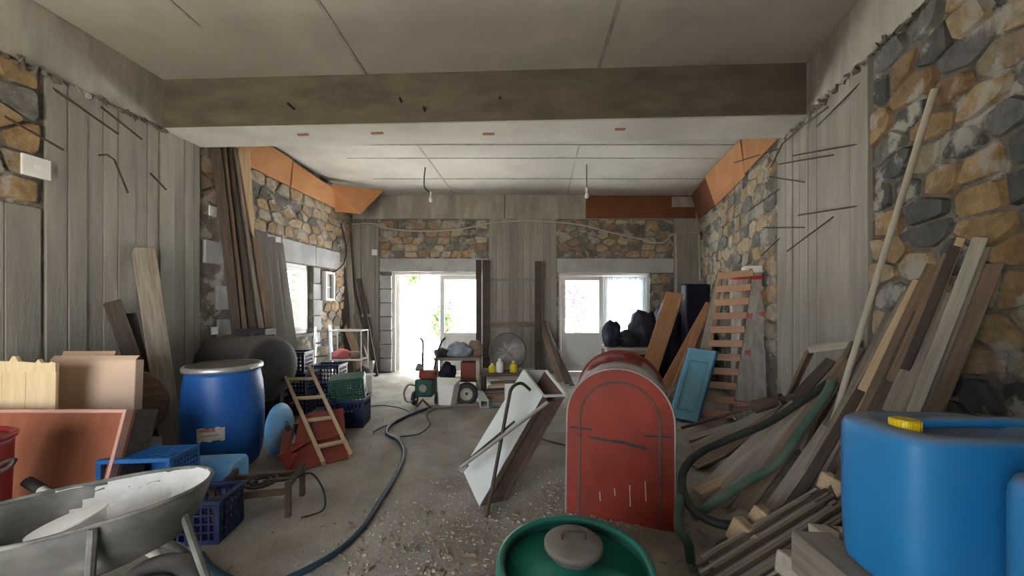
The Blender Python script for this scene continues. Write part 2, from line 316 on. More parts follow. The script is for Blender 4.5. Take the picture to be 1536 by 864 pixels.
# rubble stones, one by one: clipped cells of jittered seeds
def clip(poly, mx, my, nx, ny):
    out = []; m = len(poly)
    for i in range(m):
        a, b = poly[i], poly[(i+1) % m]; da = (a[0]-mx)*nx+(a[1]-my)*ny; db = (b[0]-mx)*nx+(b[1]-my)*ny
        if da <= 0: out.append(a)
        if da*db < 0: t = da/(da-db); out.append((a[0]+(b[0]-a[0])*t, a[1]+(b[1]-a[1])*t))
    return out
def rubble(fr, wo, m, u0, u1, v0, v1, su, sv, holes=(), proud=(.012, .035), gap=.008):
    asp = su/sv; seeds = []; v = v0+sv/2; r = 0
    while v < v1:
        u = u0+(su*.5 if r % 2 else 0)*1.0+rnd(0, .3)*su
        while u < u1+su*.3:
            q = (u+rnd(-.25, .25)*su, v+rnd(-.22, .22)*sv)
            if u0 < q[0] < u1 and v0 < q[1] < v1: seeds.append(q)
            u += su*rnd(.7, 1.35)
        v += sv*rnd(.85, 1.12); r += 1
    for i, s0 in enumerate(seeds):
        poly = [(u0, v0*asp), (u1, v0*asp), (u1, v1*asp), (u0, v1*asp)]; a = (s0[0], s0[1]*asp)
        for j, s1 in enumerate(seeds):
            if i == j: continue
            b = (s1[0], s1[1]*asp); dx, dy = b[0]-a[0], b[1]-a[1]
            if abs(dx) > 4*su or abs(dy) > 4*su: continue
            poly = clip(poly, (a[0]+b[0])/2, (a[1]+b[1])/2, dx, dy)
            if len(poly) < 3: break
        if len(poly) < 3: continue
        poly = [(x, y/asp) for x, y in poly]
        cx = sum(p[0] for p in poly)/len(poly); cy = sum(p[1] for p in poly)/len(poly)
        if any(h[0] < cx < h[1] and h[2] < cy < h[3] for h in holes): continue
        rad = sum(math.hypot(p[0]-cx, p[1]-cy) for p in poly)/len(poly)
        if rad < .035: continue
        k = max(.5, 1-gap/rad*rnd(.7, 1.8)); poly = [(cx+(x-cx)*k*rnd(.93, 1.03), cy+(y-cy)*k*rnd(.93, 1.03)) for x, y in poly]
        ch = []
        for a1, b1 in zip(poly, poly[1:]+poly[:1]):
            ch += [(a1[0]*.88+b1[0]*.12, a1[1]*.88+b1[1]*.12), (a1[0]*.12+b1[0]*.88, a1[1]*.12+b1[1]*.88)]
        d = rnd(*proud); n = len(ch); tu, tv = rnd(-.1, .1), rnd(-.1, .1)
        c0 = fr.p(cx, cy, 0); ins = rnd(.85, .94)
        vs = [fr.p(x, y, -.01)-c0 for x, y in ch]+[fr.p(cx+(x-cx)*ins, cy+(y-cy)*ins, d*rnd(.8, 1.15)+(x-cx)*tu+(y-cy)*tv)-c0 for x, y in ch]+[fr.p(cx+rnd(-.01, .01), cy, d*1.1)-c0]
        fs = [(q, (q+1) % n, n+(q+1) % n, n+q) for q in range(n)]+[(n+q, n+(q+1) % n, 2*n) for q in range(n)]
        if fr.u.cross(V((0, 0, 1))).dot(fr.n) < 0: fs = [tuple(reversed(f)) for f in fs]
        me = bpy.data.meshes.new('stone'); me.from_pydata([tuple(q) for q in vs], [], fs); me.materials.append(M[m])
        me.polygons.foreach_set('use_smooth', [True]*len(me.polygons)); me.set_sharp_from_angle(angle=math.radians(38))
        o = bpy.data.objects.new('stone', me); COL.objects.link(o); o.location = c0-wo.location; o.parent = wo
rubble(FRf, wr, 'stone', uR(.7), uR(2.76), .45, 3.33, .28, .17)
rubble(FRf, wr, 'stone_far', uR(4.34), uR(8.08), .9, 3.31, .30, .19, proud=(.008, .028), gap=.010)
rubble(FLf, wl, 'stone', uL(1.9), uL(2.96), 2.27, 3.33, .27, .19)
rubble(FLf, wl, 'stone_far', uL(4.38), uL(8.08), .5, 2.16, .26, .18, holes=[(uL(5.48), uL(6.96), 0, 2.3), (uL(4.38), uL(4.85), .95, 2.3)], proud=(.008, .028), gap=.010)
rubble(FLf, wl, 'stone_far', uL(4.38), uL(8.08), 2.54, 3.38, .28, .17, proud=(.008, .028), gap=.010)
rubble(FBf, wb, 'stone_far', uB(-2.86), D1[1]+.03, 2.49, 3.31, .26, .15, proud=(.008, .025), gap=.009)
rubble(FBf, wb, 'stone_far', D2[0]-.03, uB(3.49), 2.49, 3.31, .26, .15, proud=(.008, .025), gap=.009)
rubble(FBf, wb, 'stone_far', D2[1]+.03, uB(3.48), .3, 2.15, .25, .17, proud=(.008, .025), gap=.009)
# orange insulation boards under the ceiling
def board(fr, wo, pts, m, th=.02, name='insulation_board'):
    q = [fr.p(*p) for p in pts]; n = (q[1]-q[0]).cross(q[2]-q[0]).normalized()*th
    if n.dot(fr.n) > 0: n = -n
    return MB().prism(q, n).build(name, m, wo, world=True)
board(FLf, wl, [(uL(4.5), 3.36, .06), (uL(5.93), 3.36, .06), (uL(5.93), 3.78, .10), (uL(4.5), 3.84, .07)], 'osb')
board(FLf, wl, [(uL(5.96), 3.35, .06), (uL(7.35), 3.35, .08), (uL(7.1), 3.66, .16), (uL(5.96), 3.76, .10)], 'osb')
q = [V((L(7.0)+.14, 7.0, 3.74)), V((-2.62, 7.62, 3.80)), V((-3.0, 7.40, 3.27)), V((L(7.3)+.06, 7.3, 3.30))]
MB().add(q, [(0, 1, 2), (0, 2, 3)]).build('insulation_board', 'osb', wl, world=True, solid=.02)
board(FRf, wr, [(uR(4.2), 3.36, .06), (uR(5.25), 3.34, .05), (uR(5.25), 3.80, .08), (uR(4.2), 3.84, .07)], 'osb')
board(FRf, wr, [(uR(5.28), 3.30, .04), (uR(6.7), 3.25, .05), (uR(6.7), 3.80, .22), (uR(5.28), 3.82, .10)], 'osb')
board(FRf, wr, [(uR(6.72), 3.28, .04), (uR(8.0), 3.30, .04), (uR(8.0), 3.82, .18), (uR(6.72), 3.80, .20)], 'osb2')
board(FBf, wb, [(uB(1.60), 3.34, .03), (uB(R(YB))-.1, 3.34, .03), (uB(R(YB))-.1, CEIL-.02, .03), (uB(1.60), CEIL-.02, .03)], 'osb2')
board(FBf, wb, [(uB(3.45), 3.58, .052), (uB(3.93), 3.58, .052), (uB(3.93), 3.80, .052), (uB(3.45), 3.80, .052)], 'band', .012, 'bare_patch')
# ------------------------------------------------------------------ window and doors
def frame(fr, wo, u0, u1, v0, v1, w0, w1, t, name, m='white', world=True, bottom=True):
    mb = MB(); fbox(mb, fr, u0, u0+t, v0, v1, w0, w1); fbox(mb, fr, u1-t, u1, v0, v1, w0, w1); fbox(mb, fr, u0+t, u1-t, v1-t, v1, w0, w1)
    if bottom: fbox(mb, fr, u0+t, u1-t, v0, v0+t, w0, w1)
    return mb.build(name, m, wo, world=world, bevel=.006)
wi = frame(FLf, None, W1[0], W1[1], W1[2], W1[3], -.16, -.06, .06, 'window_1', world=False); tag(wi, kind='structure')
s1 = frame(FLf, wi, W1[0]+.062, W1[1]-.062, W1[2]+.062, W1[3]-.062, -.14, -.045, .07, 'sash')
fbox(MB(), FLf, W1[0]+.12, W1[1]-.12, W1[2]+.12, W1[3]-.12, -.10, -.085).build('pane', 'glass', wi, world=True)
fbox(MB(), FLf, W1[0]-.03, W1[1]+.03, W1[2]-.045, W1[2]-.002, -.25, .05).build('window_sill', 'block', wi, world=True, bevel=.006)
def leaf(fr, par, u0, u1, z0, z1, gl0, world=True, w0=-.14, w1=-.055, t=.095):
    mb = MB(); fbox(mb, fr, u0, u0+t, z0, z1, w0, w1); fbox(mb, fr, u1-t, u1, z0, z1, w0, w1); fbox(mb, fr, u0+t, u1-t, z1-t, z1, w0, w1)
    fbox(mb, fr, u0+t, u1-t, z0, z0+.12, w0, w1); fbox(mb, fr, u0+t, u1-t, gl0-.08, gl0, w0, w1)
    o = mb.build('door_leaf', 'white', par, world=world, bevel=.006)
    fbox(MB(), fr, u0+t, u1-t, z0+.12, gl0-.08, w0+.03, w1-.025).build('lower_panel', 'white', o, world=True)
    fbox(MB(), fr, u0+t, u1-t, gl0, z1-t, w0+.035, w0+.05).build('pane', 'glass', o, world=True)
    return o
d1 = frame(FBf, None, *D1[:2], .0, D1[3], -.16, -.05, .06, 'door_1', world=False, bottom=False); tag(d1, kind='structure')
mid = (D1[0]+D1[1])/2
leaf(FBf, d1, mid+.005, D1[1]-.065, .02, D1[3]-.065, .86)
hf = Fr(FBf.p(D1[0]+.065, 0, -.1), (-.12, 1, 0), (-1, -.12, 0)); leaf(hf, d1, .0, .93, .02, D1[3]-.065, .86, w0=-.07, w1=0)
d2 = frame(FBf, None, *D2[:2], .0, D2[3], -.16, -.05, .06, 'door_2', world=False, bottom=False); tag(d2, kind='structure')
mid = (D2[0]+D2[1])/2
lf = leaf(FBf, d2, D2[0]+.065, mid-.004, .02, D2[3]-.065, .86); leaf(FBf, d2, mid+.004, D2[1]-.065, .02, D2[3]-.065, .86)
fbox(MB(), FBf, mid-.06, mid-.03, .98, 1.16, -.055, -.04).build('door_handle', 'white', d2, world=True)
fbox(fbox(MB(), FBf, mid-.055, mid-.037, 1.03, 1.05, -.04, -.005), FBf, mid-.17, mid-.037, 1.03, 1.05, -.012, .008).build('door_handle', 'white', d2, world=True)
# ------------------------------------------------------------------ materials of the things
G = (1.0, 16, 16)
M['w_grey'] = mat('weathered_grey_wood', (.20, .17, .14), (.33, .29, .245), 3, .85, stretch=G, bump=.3, rand=.25, dust=.25)
M['w_pale'] = mat('pale_grey_wood', (.36, .33, .28), (.48, .445, .39), 3, .85, stretch=G, bump=.25, rand=.15)
M['w_brown'] = mat('brown_wood', (.145, .10, .07), (.235, .17, .12), 3, .8, stretch=G, bump=.25, rand=.25, dust=.2)
M['w_dark'] = mat('dark_wood', (.055, .042, .035), (.10, .075, .06), 3, .8, stretch=G, bump=.25, rand=.25)
M['w_tan'] = mat('tan_wood', (.42, .31, .20), (.53, .41, .28), 3, .8, stretch=G, bump=.2, rand=.15)
M['w_orange'] = mat('orange_brown_wood', (.33, .17, .085), (.43, .24, .13), 3, .75, stretch=G, bump=.2, rand=.18)
M['w_pink'] = mat('pinkish_bed_wood', (.46, .28, .19), (.56, .36, .25), 3, .7, stretch=G, bump=.15, rand=.1)
M['pine'] = mat('pale_pine', (.66, .50, .30), (.74, .59, .38), 3, .65, stretch=(14, 14, 1), bump=.1, rand=.06)
M['mahog'] = mat('reddish_laminate', (.27, .088, .046), (.34, .125, .068), 2.2, .45, stretch=(6, 6, .8), bump=.02)
M['mahog_edge'] = mat('pink_laminate_edge', (.50, .27, .22), (.58, .33, .27), 3, .5, bump=.02)
M['card'] = mat('cardboard', (.62, .46, .34), (.68, .52, .40), 3, .85, bump=.04)
M['card_side'] = mat('cardboard_side', (.46, .31, .20), (.52, .36, .24), 3, .85, bump=.04)
M['blue'] = mat('blue_plastic', (.012, .095, .36), (.018, .12, .43), 3, .42, bump=.05, c3=(.05, .13, .33), c3amt=.35, c3scale=3)
M['can_blue'] = mat('dusty_blue_plastic', (.012, .19, .50), (.02, .23, .57), 3, .5, bump=.05, dust=.75, dustc=(.23, .22, .19), c3=(.05, .16, .30), c3amt=.4, c3scale=3)
M['lid_blue'] = mat('light_blue_plastic', (.20, .52, .76), (.25, .58, .80), 3, .45, bump=.03)
M['sky_blue'] = mat('sky_blue_paint', (.10, .33, .66), (.16, .42, .74), 5, .5, bump=.06, c3=(.36, .42, .40), c3amt=.6, c3scale=4)
M['navy'] = mat('navy_plastic', (.008, .016, .07), (.012, .024, .10), 5, .45, bump=.03, rand=.2)
M['mesh_blue'] = mat('mesh_crate_blue', (.012, .10, .32), (.02, .14, .40), 5, .4, bump=.03)
M['green_pl'] = mat('dark_green_plastic', (.008, .06, .045), (.012, .085, .06), 5, .45, bump=.03)
M['barrel_in'] = mat('shaded_green_plastic', (.004, .045, .036), (.008, .07, .055), 3, .6, bump=.1, c3=(.01, .03, .025), c3amt=.6)  # dark inner wall: shade inside the barrel put into the colour
M['barrel_green'] = mat('green_barrel_plastic', (.008, .16, .12), (.012, .20, .15), 3, .42, bump=.05, c3=(.03, .12, .10), c3amt=.5)
M['red_pl'] = mat('red_plastic', (.26, .014, .018), (.33, .02, .022), 3, .4, bump=.03)
M['red_paint'] = mat('worn_red_paint', (.20, .018, .008), (.26, .028, .012), 2.5, .6, bump=.1, c3=(.14, .018, .010), c3amt=.6, c3scale=3.5)
M['red_dark'] = mat('dark_red_paint', (.20, .035, .025), (.26, .05, .035), 3, .65, bump=.12, c3=(.14, .06, .04), c3amt=.5, c3scale=4)
M['hood_grey'] = mat('primer_grey_paint', (.40, .365, .35), (.48, .44, .42), 3, .7, bump=.1, c3=(.30, .15, .11), c3amt=.4, c3scale=2.2)
M['black'] = mat('black_plastic', (.018, .018, .02), (.03, .03, .032), 5, .6, bump=.08)
M['tank'] = mat('black_tank_plastic', (.035, .033, .032), (.055, .052, .05), 3, .7, bump=.12, dust=.55, dustc=(.20, .18, .16))
M['steel'] = mat('galvanised_steel', (.42, .43, .44), (.55, .56, .57), 6, .4, .7, bump=.08)
M['dull'] = mat('dull_steel', (.22, .22, .22), (.33, .33, .32), 6, .55, .5, bump=.15, c3=(.28, .20, .14), c3amt=.4, c3scale=5)
M['iron'] = mat('dark_iron', (.045, .037, .033), (.075, .06, .05), 9, .65, .4, bump=.2)
M['rust'] = mat('rust_brown_metal', (.09, .06, .048), (.14, .09, .065), 7, .85, .1, bump=.3)
M['barrow'] = mat('cement_stained_steel', (.095, .095, .085), (.19, .185, .17), 5, .75, .2, bump=.3, c3=(.36, .35, .32), c3amt=.5, c3scale=5)
M['cement'] = mat('cement_crust', (.66, .65, .64), (.80, .79, .78), 12, .95, bump=.9, bscale=30)
M['sheet'] = mat('pale_grey_sheet', (.52, .57, .58), (.60, .645, .65), 3, .55, bump=.05, c3=(.42, .44, .43), c3amt=.5, c3scale=3)
M['white_pl'] = mat('white_plastic', (.86, .86, .85), (.80, .80, .78), 4, .45, bump=.03)
M['label_blue'] = mat('blue_label', (.02, .03, .16), (.03, .045, .2), 4, .5, bump=0)
M['paper'] = mat('torn_paper', (.62, .58, .50), (.48, .43, .36), 24, .8, bump=.05)
M['orange_ink'] = mat('orange_print', (.55, .14, .04), (.5, .2, .1), 20, .8, bump=0)
M['yellow'] = mat('yellow_plastic', (.66, .48, .012), (.72, .55, .02), 4, .4, bump=.03)
M['hose'] = mat('dark_teal_hose', (.012, .035, .055), (.02, .05, .07), 6, .5, bump=.05)
M['hose_g'] = mat('green_hose', (.05, .11, .085), (.08, .15, .12), 5, .55, bump=.05, c3=(.2, .2, .17), c3amt=.4, c3scale=4)
M['hose_k'] = mat('black_green_hose', (.02, .028, .024), (.04, .05, .042), 5, .55, bump=.05)
M['pipe'] = mat('beige_pipe', (.40, .37, .31), (.47, .44, .375), 4, .55, bump=.05)
M['cable'] = mat('grey_cable', (.42, .41, .38), (.5, .48, .45), 5, .6, bump=0)
M['pink'] = mat('pink_plastic', (.60, .14, .16), (.66, .2, .2), 4, .6, bump=.05)
M['cloth'] = mat('blue_grey_cloth', (.14, .19, .28), (.38, .42, .48), 7, .9, bump=.3)
M['tarp'] = mat('dark_navy_tarpaulin', (.010, .014, .032), (.02, .026, .055), 5, .5, bump=.25)
M['wrap'] = thin_mat('clear_wrap', (.60, .58, .56), .45)
M['tape'] = mat('red_tape', (.62, .03, .045), (.68, .05, .06), 5, .5, bump=0)
M['tape_old'] = mat('faded_red_tape', (.45, .09, .10), (.55, .2, .2), 14, .6, bump=0)
M['matt'] = mat('quilted_white', (.52, .49, .45), (.40, .35, .31), 5, .8, bump=.3, c3=(.40, .30, .25), c3amt=.5, c3scale=4)
M['pvc'] = mat('light_grey_cladding', (.36, .355, .345), (.45, .445, .43), 3, .7, stretch=G, bump=.12, rand=.08)
M['bulb'] = mat('bulb_white_glass', (.85, .85, .84), (.8, .8, .8), 3, .15, bump=0)
M['chip'] = mat('wood_chips', (.27, .215, .16), (.40, .33, .25), 15, .9, bump=.2)
M['rubble_bits'] = mat('concrete_crumbs', (.30, .275, .24), (.44, .41, .37), 15, .95, bump=.2)
# ------------------------------------------------------------------ generic things
def plank_mesh(ln, wd, th, seg=6, bow=.01, name='plank'):
    mb = MB(); b1, b2 = rnd(-bow, bow), rnd(-bow, bow); e0, e1 = rnd(-.3, .3)*wd*.3, rnd(-.3, .3)*wd*.3
    rings = []
    for i in range(seg+1):
        t = i/seg; q = 4*t*(1-t); y = b1*q; z = b2*q; k = 1+rnd(-.02, .02); r = []
        for sy, sz in ((-1, -1), (1, -1), (1, 1), (-1, 1)):
            x = t*ln+(e0*sy if i == 0 else 0)+(e1*sy if i == seg else 0)
            r.append(len(mb.v)); mb.v.append(V((x, y+sy*wd/2*k, z+sz*th/2)))
        rings.append(r)
    for a, b in zip(rings, rings[1:]):
        for j in range(4): mb.f.append((a[j], b[j], b[(j+1) % 4], a[(j+1) % 4])[::-1])
    mb.f.append(tuple(rings[0])[::-1]); mb.f.append(tuple(rings[-1]))
    me = bpy.data.meshes.new(name); me.from_pydata([tuple(v) for v in mb.v], [], mb.f); me.update()
    return me
def plank(p0, p1, wd, th, m, label, name='plank', cat='plank', nrm=(0, -1, 0), group=None, bow=.01, parent=None):
    p0, p1 = V(p0), V(p1); x = (p1-p0).normalized(); n = V(nrm); n = (n-x*n.dot(x)).normalized(); y = n.cross(x)
    me = plank_mesh((p1-p0).length, wd, th, bow=bow, name=name); me.materials.append(M[m])
    o = bpy.data.objects.new(name, me); COL.objects.link(o)
    mt = Matrix((x, y, n)).transposed().to_4x4(); mt.translation = p0; o.matrix_basis = mt
    md = o.modifiers.new('bevel', 'BEVEL'); md.width = .003; md.segments = 1
    if parent is not None: o.parent = parent; o.matrix_basis = wmat(parent).inverted() @ mt
    else: tag(o, label, cat, group)
    return o
def rod(p0, p1, r, m, label, name='steel_rod', cat='rod', mid=(), n=6):
    return tag(MB().tube([p0, *mid, p1], r, n).build(name, m, smooth=True), label, cat)
def smooth_path(pts, k=6):
    pts = [V(p) for p in pts]; out = []
    for i in range(len(pts)-1):
        a, b, c, d = pts[max(i-1, 0)], pts[i], pts[i+1], pts[min(i+2, len(pts)-1)]
        for j in range(k):
            t = j/k; out.append(.5*((2*b)+(c-a)*t+(2*a-5*b+4*c-d)*t*t+(3*b-a-3*c+d)*t*t*t))
    return out+[pts[-1]]
def crate(name, label, loc, rot, w, d, h, m, cells=7, rows=3, group=None, solid_low=False, mark=True, m2=None):
    t = thing(name, label, 'crate', loc, rot, group); b = .012
    mb = MB(); mb.box((0, 0, .012), (w-.03, d-.03, .018))
    for i in range(1, 6): mb.box((-w/2+w*i/6, 0, .004), (.012, d-.04, .008))
    mb.build('base', m, t)
    mb = MB()
    for sx, sy, lx, ly in ((0, 1, w, .028), (0, -1, w, .028), (1, 0, .028, d-.056), (-1, 0, .028, d-.056)):
        mb.box((sx*(w/2-.014), sy*(d/2-.014), h-.014), (lx, ly, .028))
    mb.build('rim', m, t, bevel=.004)
    for a, ln, k in ((0, w, d/2), (math.pi/2, d, w/2), (math.pi, w, d/2), (-math.pi/2, d, w/2)):
        mb = MB(); n = max(3, int(cells*ln/w)); kk = k-.016; r3 = Matrix.Rotation(a, 4, 'Z'); l2 = ln-.05
        for i in range(n+1): mb.box((-l2/2+l2*i/n, -kk, h/2), (.012 if 0 < i < n else .03, .014, h-.03))
        for j in range(rows+1): mb.box((0, -kk, .03+(h-.07)*j/rows), (l2, .014, .012))
        if solid_low: mb.box((0, -kk, h*.36), (l2, .007, h*.62))
        mb.tf(r3).build('lattice_wall', m2 or m, t)
    if mark:
        for i, ww in enumerate((.03, .012, .035, .02, .03)):
            MB().box((-.08+i*.042, -d/2-.002, h*.62), (ww*.7, .003, .022)).build('print_mark', 'paper', t)
    return t
# ------------------------------------------------------------------ left side of the room
def drum():
    c = V((-2.70, 3.5, 0)); t = thing('plastic_drum', 'tall blue plastic drum with grey metal lid ring by the left wall', 'drum', c)
    sc_ = Matrix.Diagonal((.94, .94, 1, 1)); pr = [(.27, 0), (.295, .02), (.318, .10), (.335, .25), (.342, .45), (.338, .62), (.325, .76), (.308, .85), (.300, .885)]
    MB().lathe(pr, 48, sc_).build('body', 'blue', t, smooth='all')
    MB().lathe([(.300, .880), (.322, .884), (.330, .900), (.328, .925), (.315, .935), (.300, .934)], 48, sc_, cap=False).build('clamp_ring', 'steel', t, smooth=60)
    MB().lathe([(.312, .905), (.310, .928), (.295, .930), (.280, .915), (.12, .912), (.0, .912)], 48, sc_).build('lid', 'tank', t, smooth=60)
    mb = MB(); mb.box((.307, -.03, .905), (.03, .09, .02)); mb.build('clamp_lever', 'steel', t, bevel=.004)
    a0 = math.atan2(-c.y, -c.x)                       # the side turned to the viewer
    def patch(da0, da1, z0, z1, off, nm, m, par, jag=.0):
        mb = MB(); n = 10
        for i in range(n+1):
            a = a0+da0+(da1-da0)*i/n
            for z in (z0+rnd(0, jag), z1-rnd(0, jag)):
                r = .3425*.94+off
                mb.v.append(V((r*math.cos(a), r*math.sin(a), z)))
        for i in range(n): mb.f.append((2*i, 2*i+2, 2*i+3, 2*i+1))
        return mb.build(nm, m, par, solid=.0015)
    lb = patch(-.60, .02, .30, .44, .004, 'paper_label', 'paper', t, .025)
    patch(-.55, -.18, .395, .425, .0065, 'print_band', 'orange_ink', lb, .006); patch(-.5, -.1, .36, .372, .0065, 'print_band', 'dull', lb, .002)
drum()
def tank():
    ax = V((1, -.30, 0)).normalized(); t = thing('water_tank', 'large black plastic tank lying on its side behind the blue drum', 'tank', (-3.19, 4.5, 0))
    rot = Matrix.Rotation(math.atan2(ax.y, ax.x), 4, 'Z') @ Matrix.Rotation(math.pi/2, 4, 'Y'); mt = Matrix.Translation((0, 0, .745)) @ rot
    MB().lathe([(.0, -.43), (.22, -.425), (.31, -.41), (.355, -.385), (.37, -.35), (.372, -.2), (.372, .2), (.37, .35), (.355, .385), (.31, .41), (.22, .425), (0, .43)], 40, mt).build('body', 'tank', t, smooth='all')
    for s in (-.22, .22):
        MB().lathe([(.376, s-.02), (.381, s-.012), (.381, s+.012), (.376, s+.02)], 40, mt, cap=False).build('rib', 'tank', t, smooth=60)
        p = ax*s*1.2; pr = V((-ax.y, ax.x, 0))
        for q in (-.2, .2): MB().bar(p+pr*q, p+pr*q+V((0, 0, .44)), .07, .07).build('stand_leg', 'w_dark', t)
        MB().bar(p-pr*.3+V((0, 0, .36)), p+pr*.3+V((0, 0, .36)), .06, .05).build('stand_rail', 'w_dark', t)
    MB().lathe([(.07, .36), (.07, .40), (.0, .40)], 20, Matrix.Translation((.1, -.03, .745))).build('filler_cap', 'black', t, smooth=40)
    mb = MB(); c = V((-3.12, 4.55, 1.118)); mb.box(c+V((0, 0, .010)), (.36, .2, .02))
    for dx, dy, sx, sy in ((0, .095, .36, .012), (0, -.095, .36, .012), (.175, 0, .012, .18), (-.175, 0, .012, .18)): mb.box(c+V((dx, dy, .045)), (sx, sy, .06))
    tag(mb.build('tray', 'black'), 'shallow black tray resting on top of the black tank', 'tray')
tank()
# cabinet, cardboard, pine panel, disc
def cabinet():
    t = thing('cabinet_carcass', 'reddish brown laminate cabinet tipped back with its open front up', 'cabinet', (-3.05, 2.3, 0))
    x0, x1 = -3.56, -2.53; u = V((0, .215, .79)); d = u.cross(V((1, 0, 0))).normalized()*-1; d = V((0, .79, -.215)).normalized()
    o = V((x0, 2.235, .01)); W = V((x1-x0, 0, 0)); un = u.normalized(); H = u.length
    if d.y < 0: d = -d
    lift = V((0, 0, .004))
    MB().para(o+d*.05+lift, W, un*H, d*.018).build('back_board', 'mahog', t, world=True)
    MB().para(o+lift+un*(H-.022), W, un*.022, d*.05).build('top_rail', 'mahog_edge', t, world=True, bevel=.002)
    MB().para(o+lift, W, un*.022, d*.05).build('bottom_rail', 'mahog', t, world=True, bevel=.002)
    MB().para(o+lift+W-V((.022, 0, 0))+un*.022, V((.022, 0, 0)), un*(H-.044), d*.05).build('side_rail', 'mahog_edge', t, world=True, bevel=.002)
    MB().para(o+lift+un*.022, V((.022, 0, 0)), un*(H-.044), d*.05).build('side_rail', 'mahog', t, world=True, bevel=.002)
    MB().para(o+lift+W-V((.02, 0, 0))+d*.07, V((.02, 0, 0)), un*H, d*.16).build('side_panel', 'w_dark', t, world=True)
    MB().para(o+lift+un*.02+d*.07, V((.02, 0, 0)), un*(H-.02), d*.16).build('side_panel', 'w_dark', t, world=True)
cabinet()
def pine():
    t = thing('pine_panel', 'pale pine board panel with a notched top rail beside the cardboard box', 'wood panel', (-3.34, 2.58, 0), (-.02, 0, 0))
    for x0, x1 in ((-.34, -.20), (-.197, -.035), (-.032, .175)): MB().box(((x0+x1)/2, 0, .54), (x1-x0, .02, 1.06)).build('board', 'pine', t, bevel=.003)
    mb = MB(); pl = [(-.34, 1.03), (.20, 1.03), (.20, 1.09), (.17, 1.10), (.16, 1.09), (.10, 1.09), (.08, 1.115), (.06, 1.09), (-.06, 1.10), (-.08, 1.135), (-.10, 1.135), (-.12, 1.10), (-.34, 1.11)]
    mb.prism([(x, -.034, z) for x, z in pl], (0, .022, 0)).build('notched_rail', 'pine', t)
pine()
def carton():
    t = thing('cardboard_box', 'tall beige cardboard box standing behind the tipped brown cabinet', 'box', (-3.22, 2.86, 0), (-.04, 0, .03))
    mb = MB().box((0, 0, .53), (.64, .07, 1.06)); mb.build('carton', 'card', t, bevel=.006)
    MB().box((-.285, -.039, .53), (.055, .006, 1.05)).build('side_flap', 'card_side', t)
    MB().para((-.32, -.035, 1.06), (.64, 0, 0), (0, .03, .03), (0, 0, .005)).build('top_flap', 'card', t)
    MB().para((-.32, .035, 1.06), (.40, 0, 0), (0, .02, .06), (0, 0, .005)).build('top_flap', 'card_side', t)
carton()
def disc():
    mt = Matrix.Translation((-3.37, 3.30, .60)) @ Matrix.Rotation(.15, 4, 'Z') @ Matrix.Rotation(math.pi/2-.14, 4, 'X')
    tag(MB().lathe([(0, -.02), (.285, -.02), (.30, -.01), (.30, .01), (.285, .02), (0, .02)], 40, mt).build('round_tabletop', 'w_brown', smooth=40), 'round dark brown wooden tabletop leaning behind the cardboard box', 'tabletop')
    mb = MB().box((-3.4, 3.30, .145), (.42, .22, .29)); tag(mb.build('concrete_block', 'block', bevel=.012), 'grey concrete block under the round brown tabletop', 'block')
disc()
plank(FL(262, 692)+V((0, 0, .0)), WL(208, 372, .05), .17, .025, 'w_grey', 'wide grey plank leaning on the concrete column left of the blue drum', nrm=(.8, -.6, 0))
plank((-3.35, 3.62, 0), WL(160, 452, .05), .12, .03, 'w_dark', 'short dark plank leaning on the left wall above the cardboard box', nrm=(.8, -.6, 0))
plank((-3.45, 3.72, 0), WL(186, 470, .05), .09, .03, 'w_dark', 'narrow dark plank leaning just left of the wide grey plank', nrm=(.8, -.6, 0))
def red_bin():
    t = thing('red_bin', 'red plastic barrel at the left edge beside the wheelbarrow', 'barrel', (-2.90, 1.93, 0))
    MB().lathe([(.15, 0), (.17, .01), (.185, .3), (.2, .74), (.2, .78)], 36).build('body', 'red_pl', t, smooth='all')
    MB().lathe([(.2, .765), (.212, .77), (.214, .795), (.2, .80), (.185, .79), (.18, .6)], 36, cap=False).build('rim', 'red_pl', t, smooth='all')
    a = V((.195, -.02, .62)); pts = smooth_path([a, a+V((.06, 0, .01)), a+V((.11, -.01, .03)), a+V((.15, -.01, .05)), a+V((.16, 0, .08)), a+V((.11, .01, .07)), a+V((.05, .01, .04)), a+V((.0, 0, .03))], 4)
    MB().tube(pts, .010, 8).build('shackle', 'iron', t, smooth=True)
red_bin()
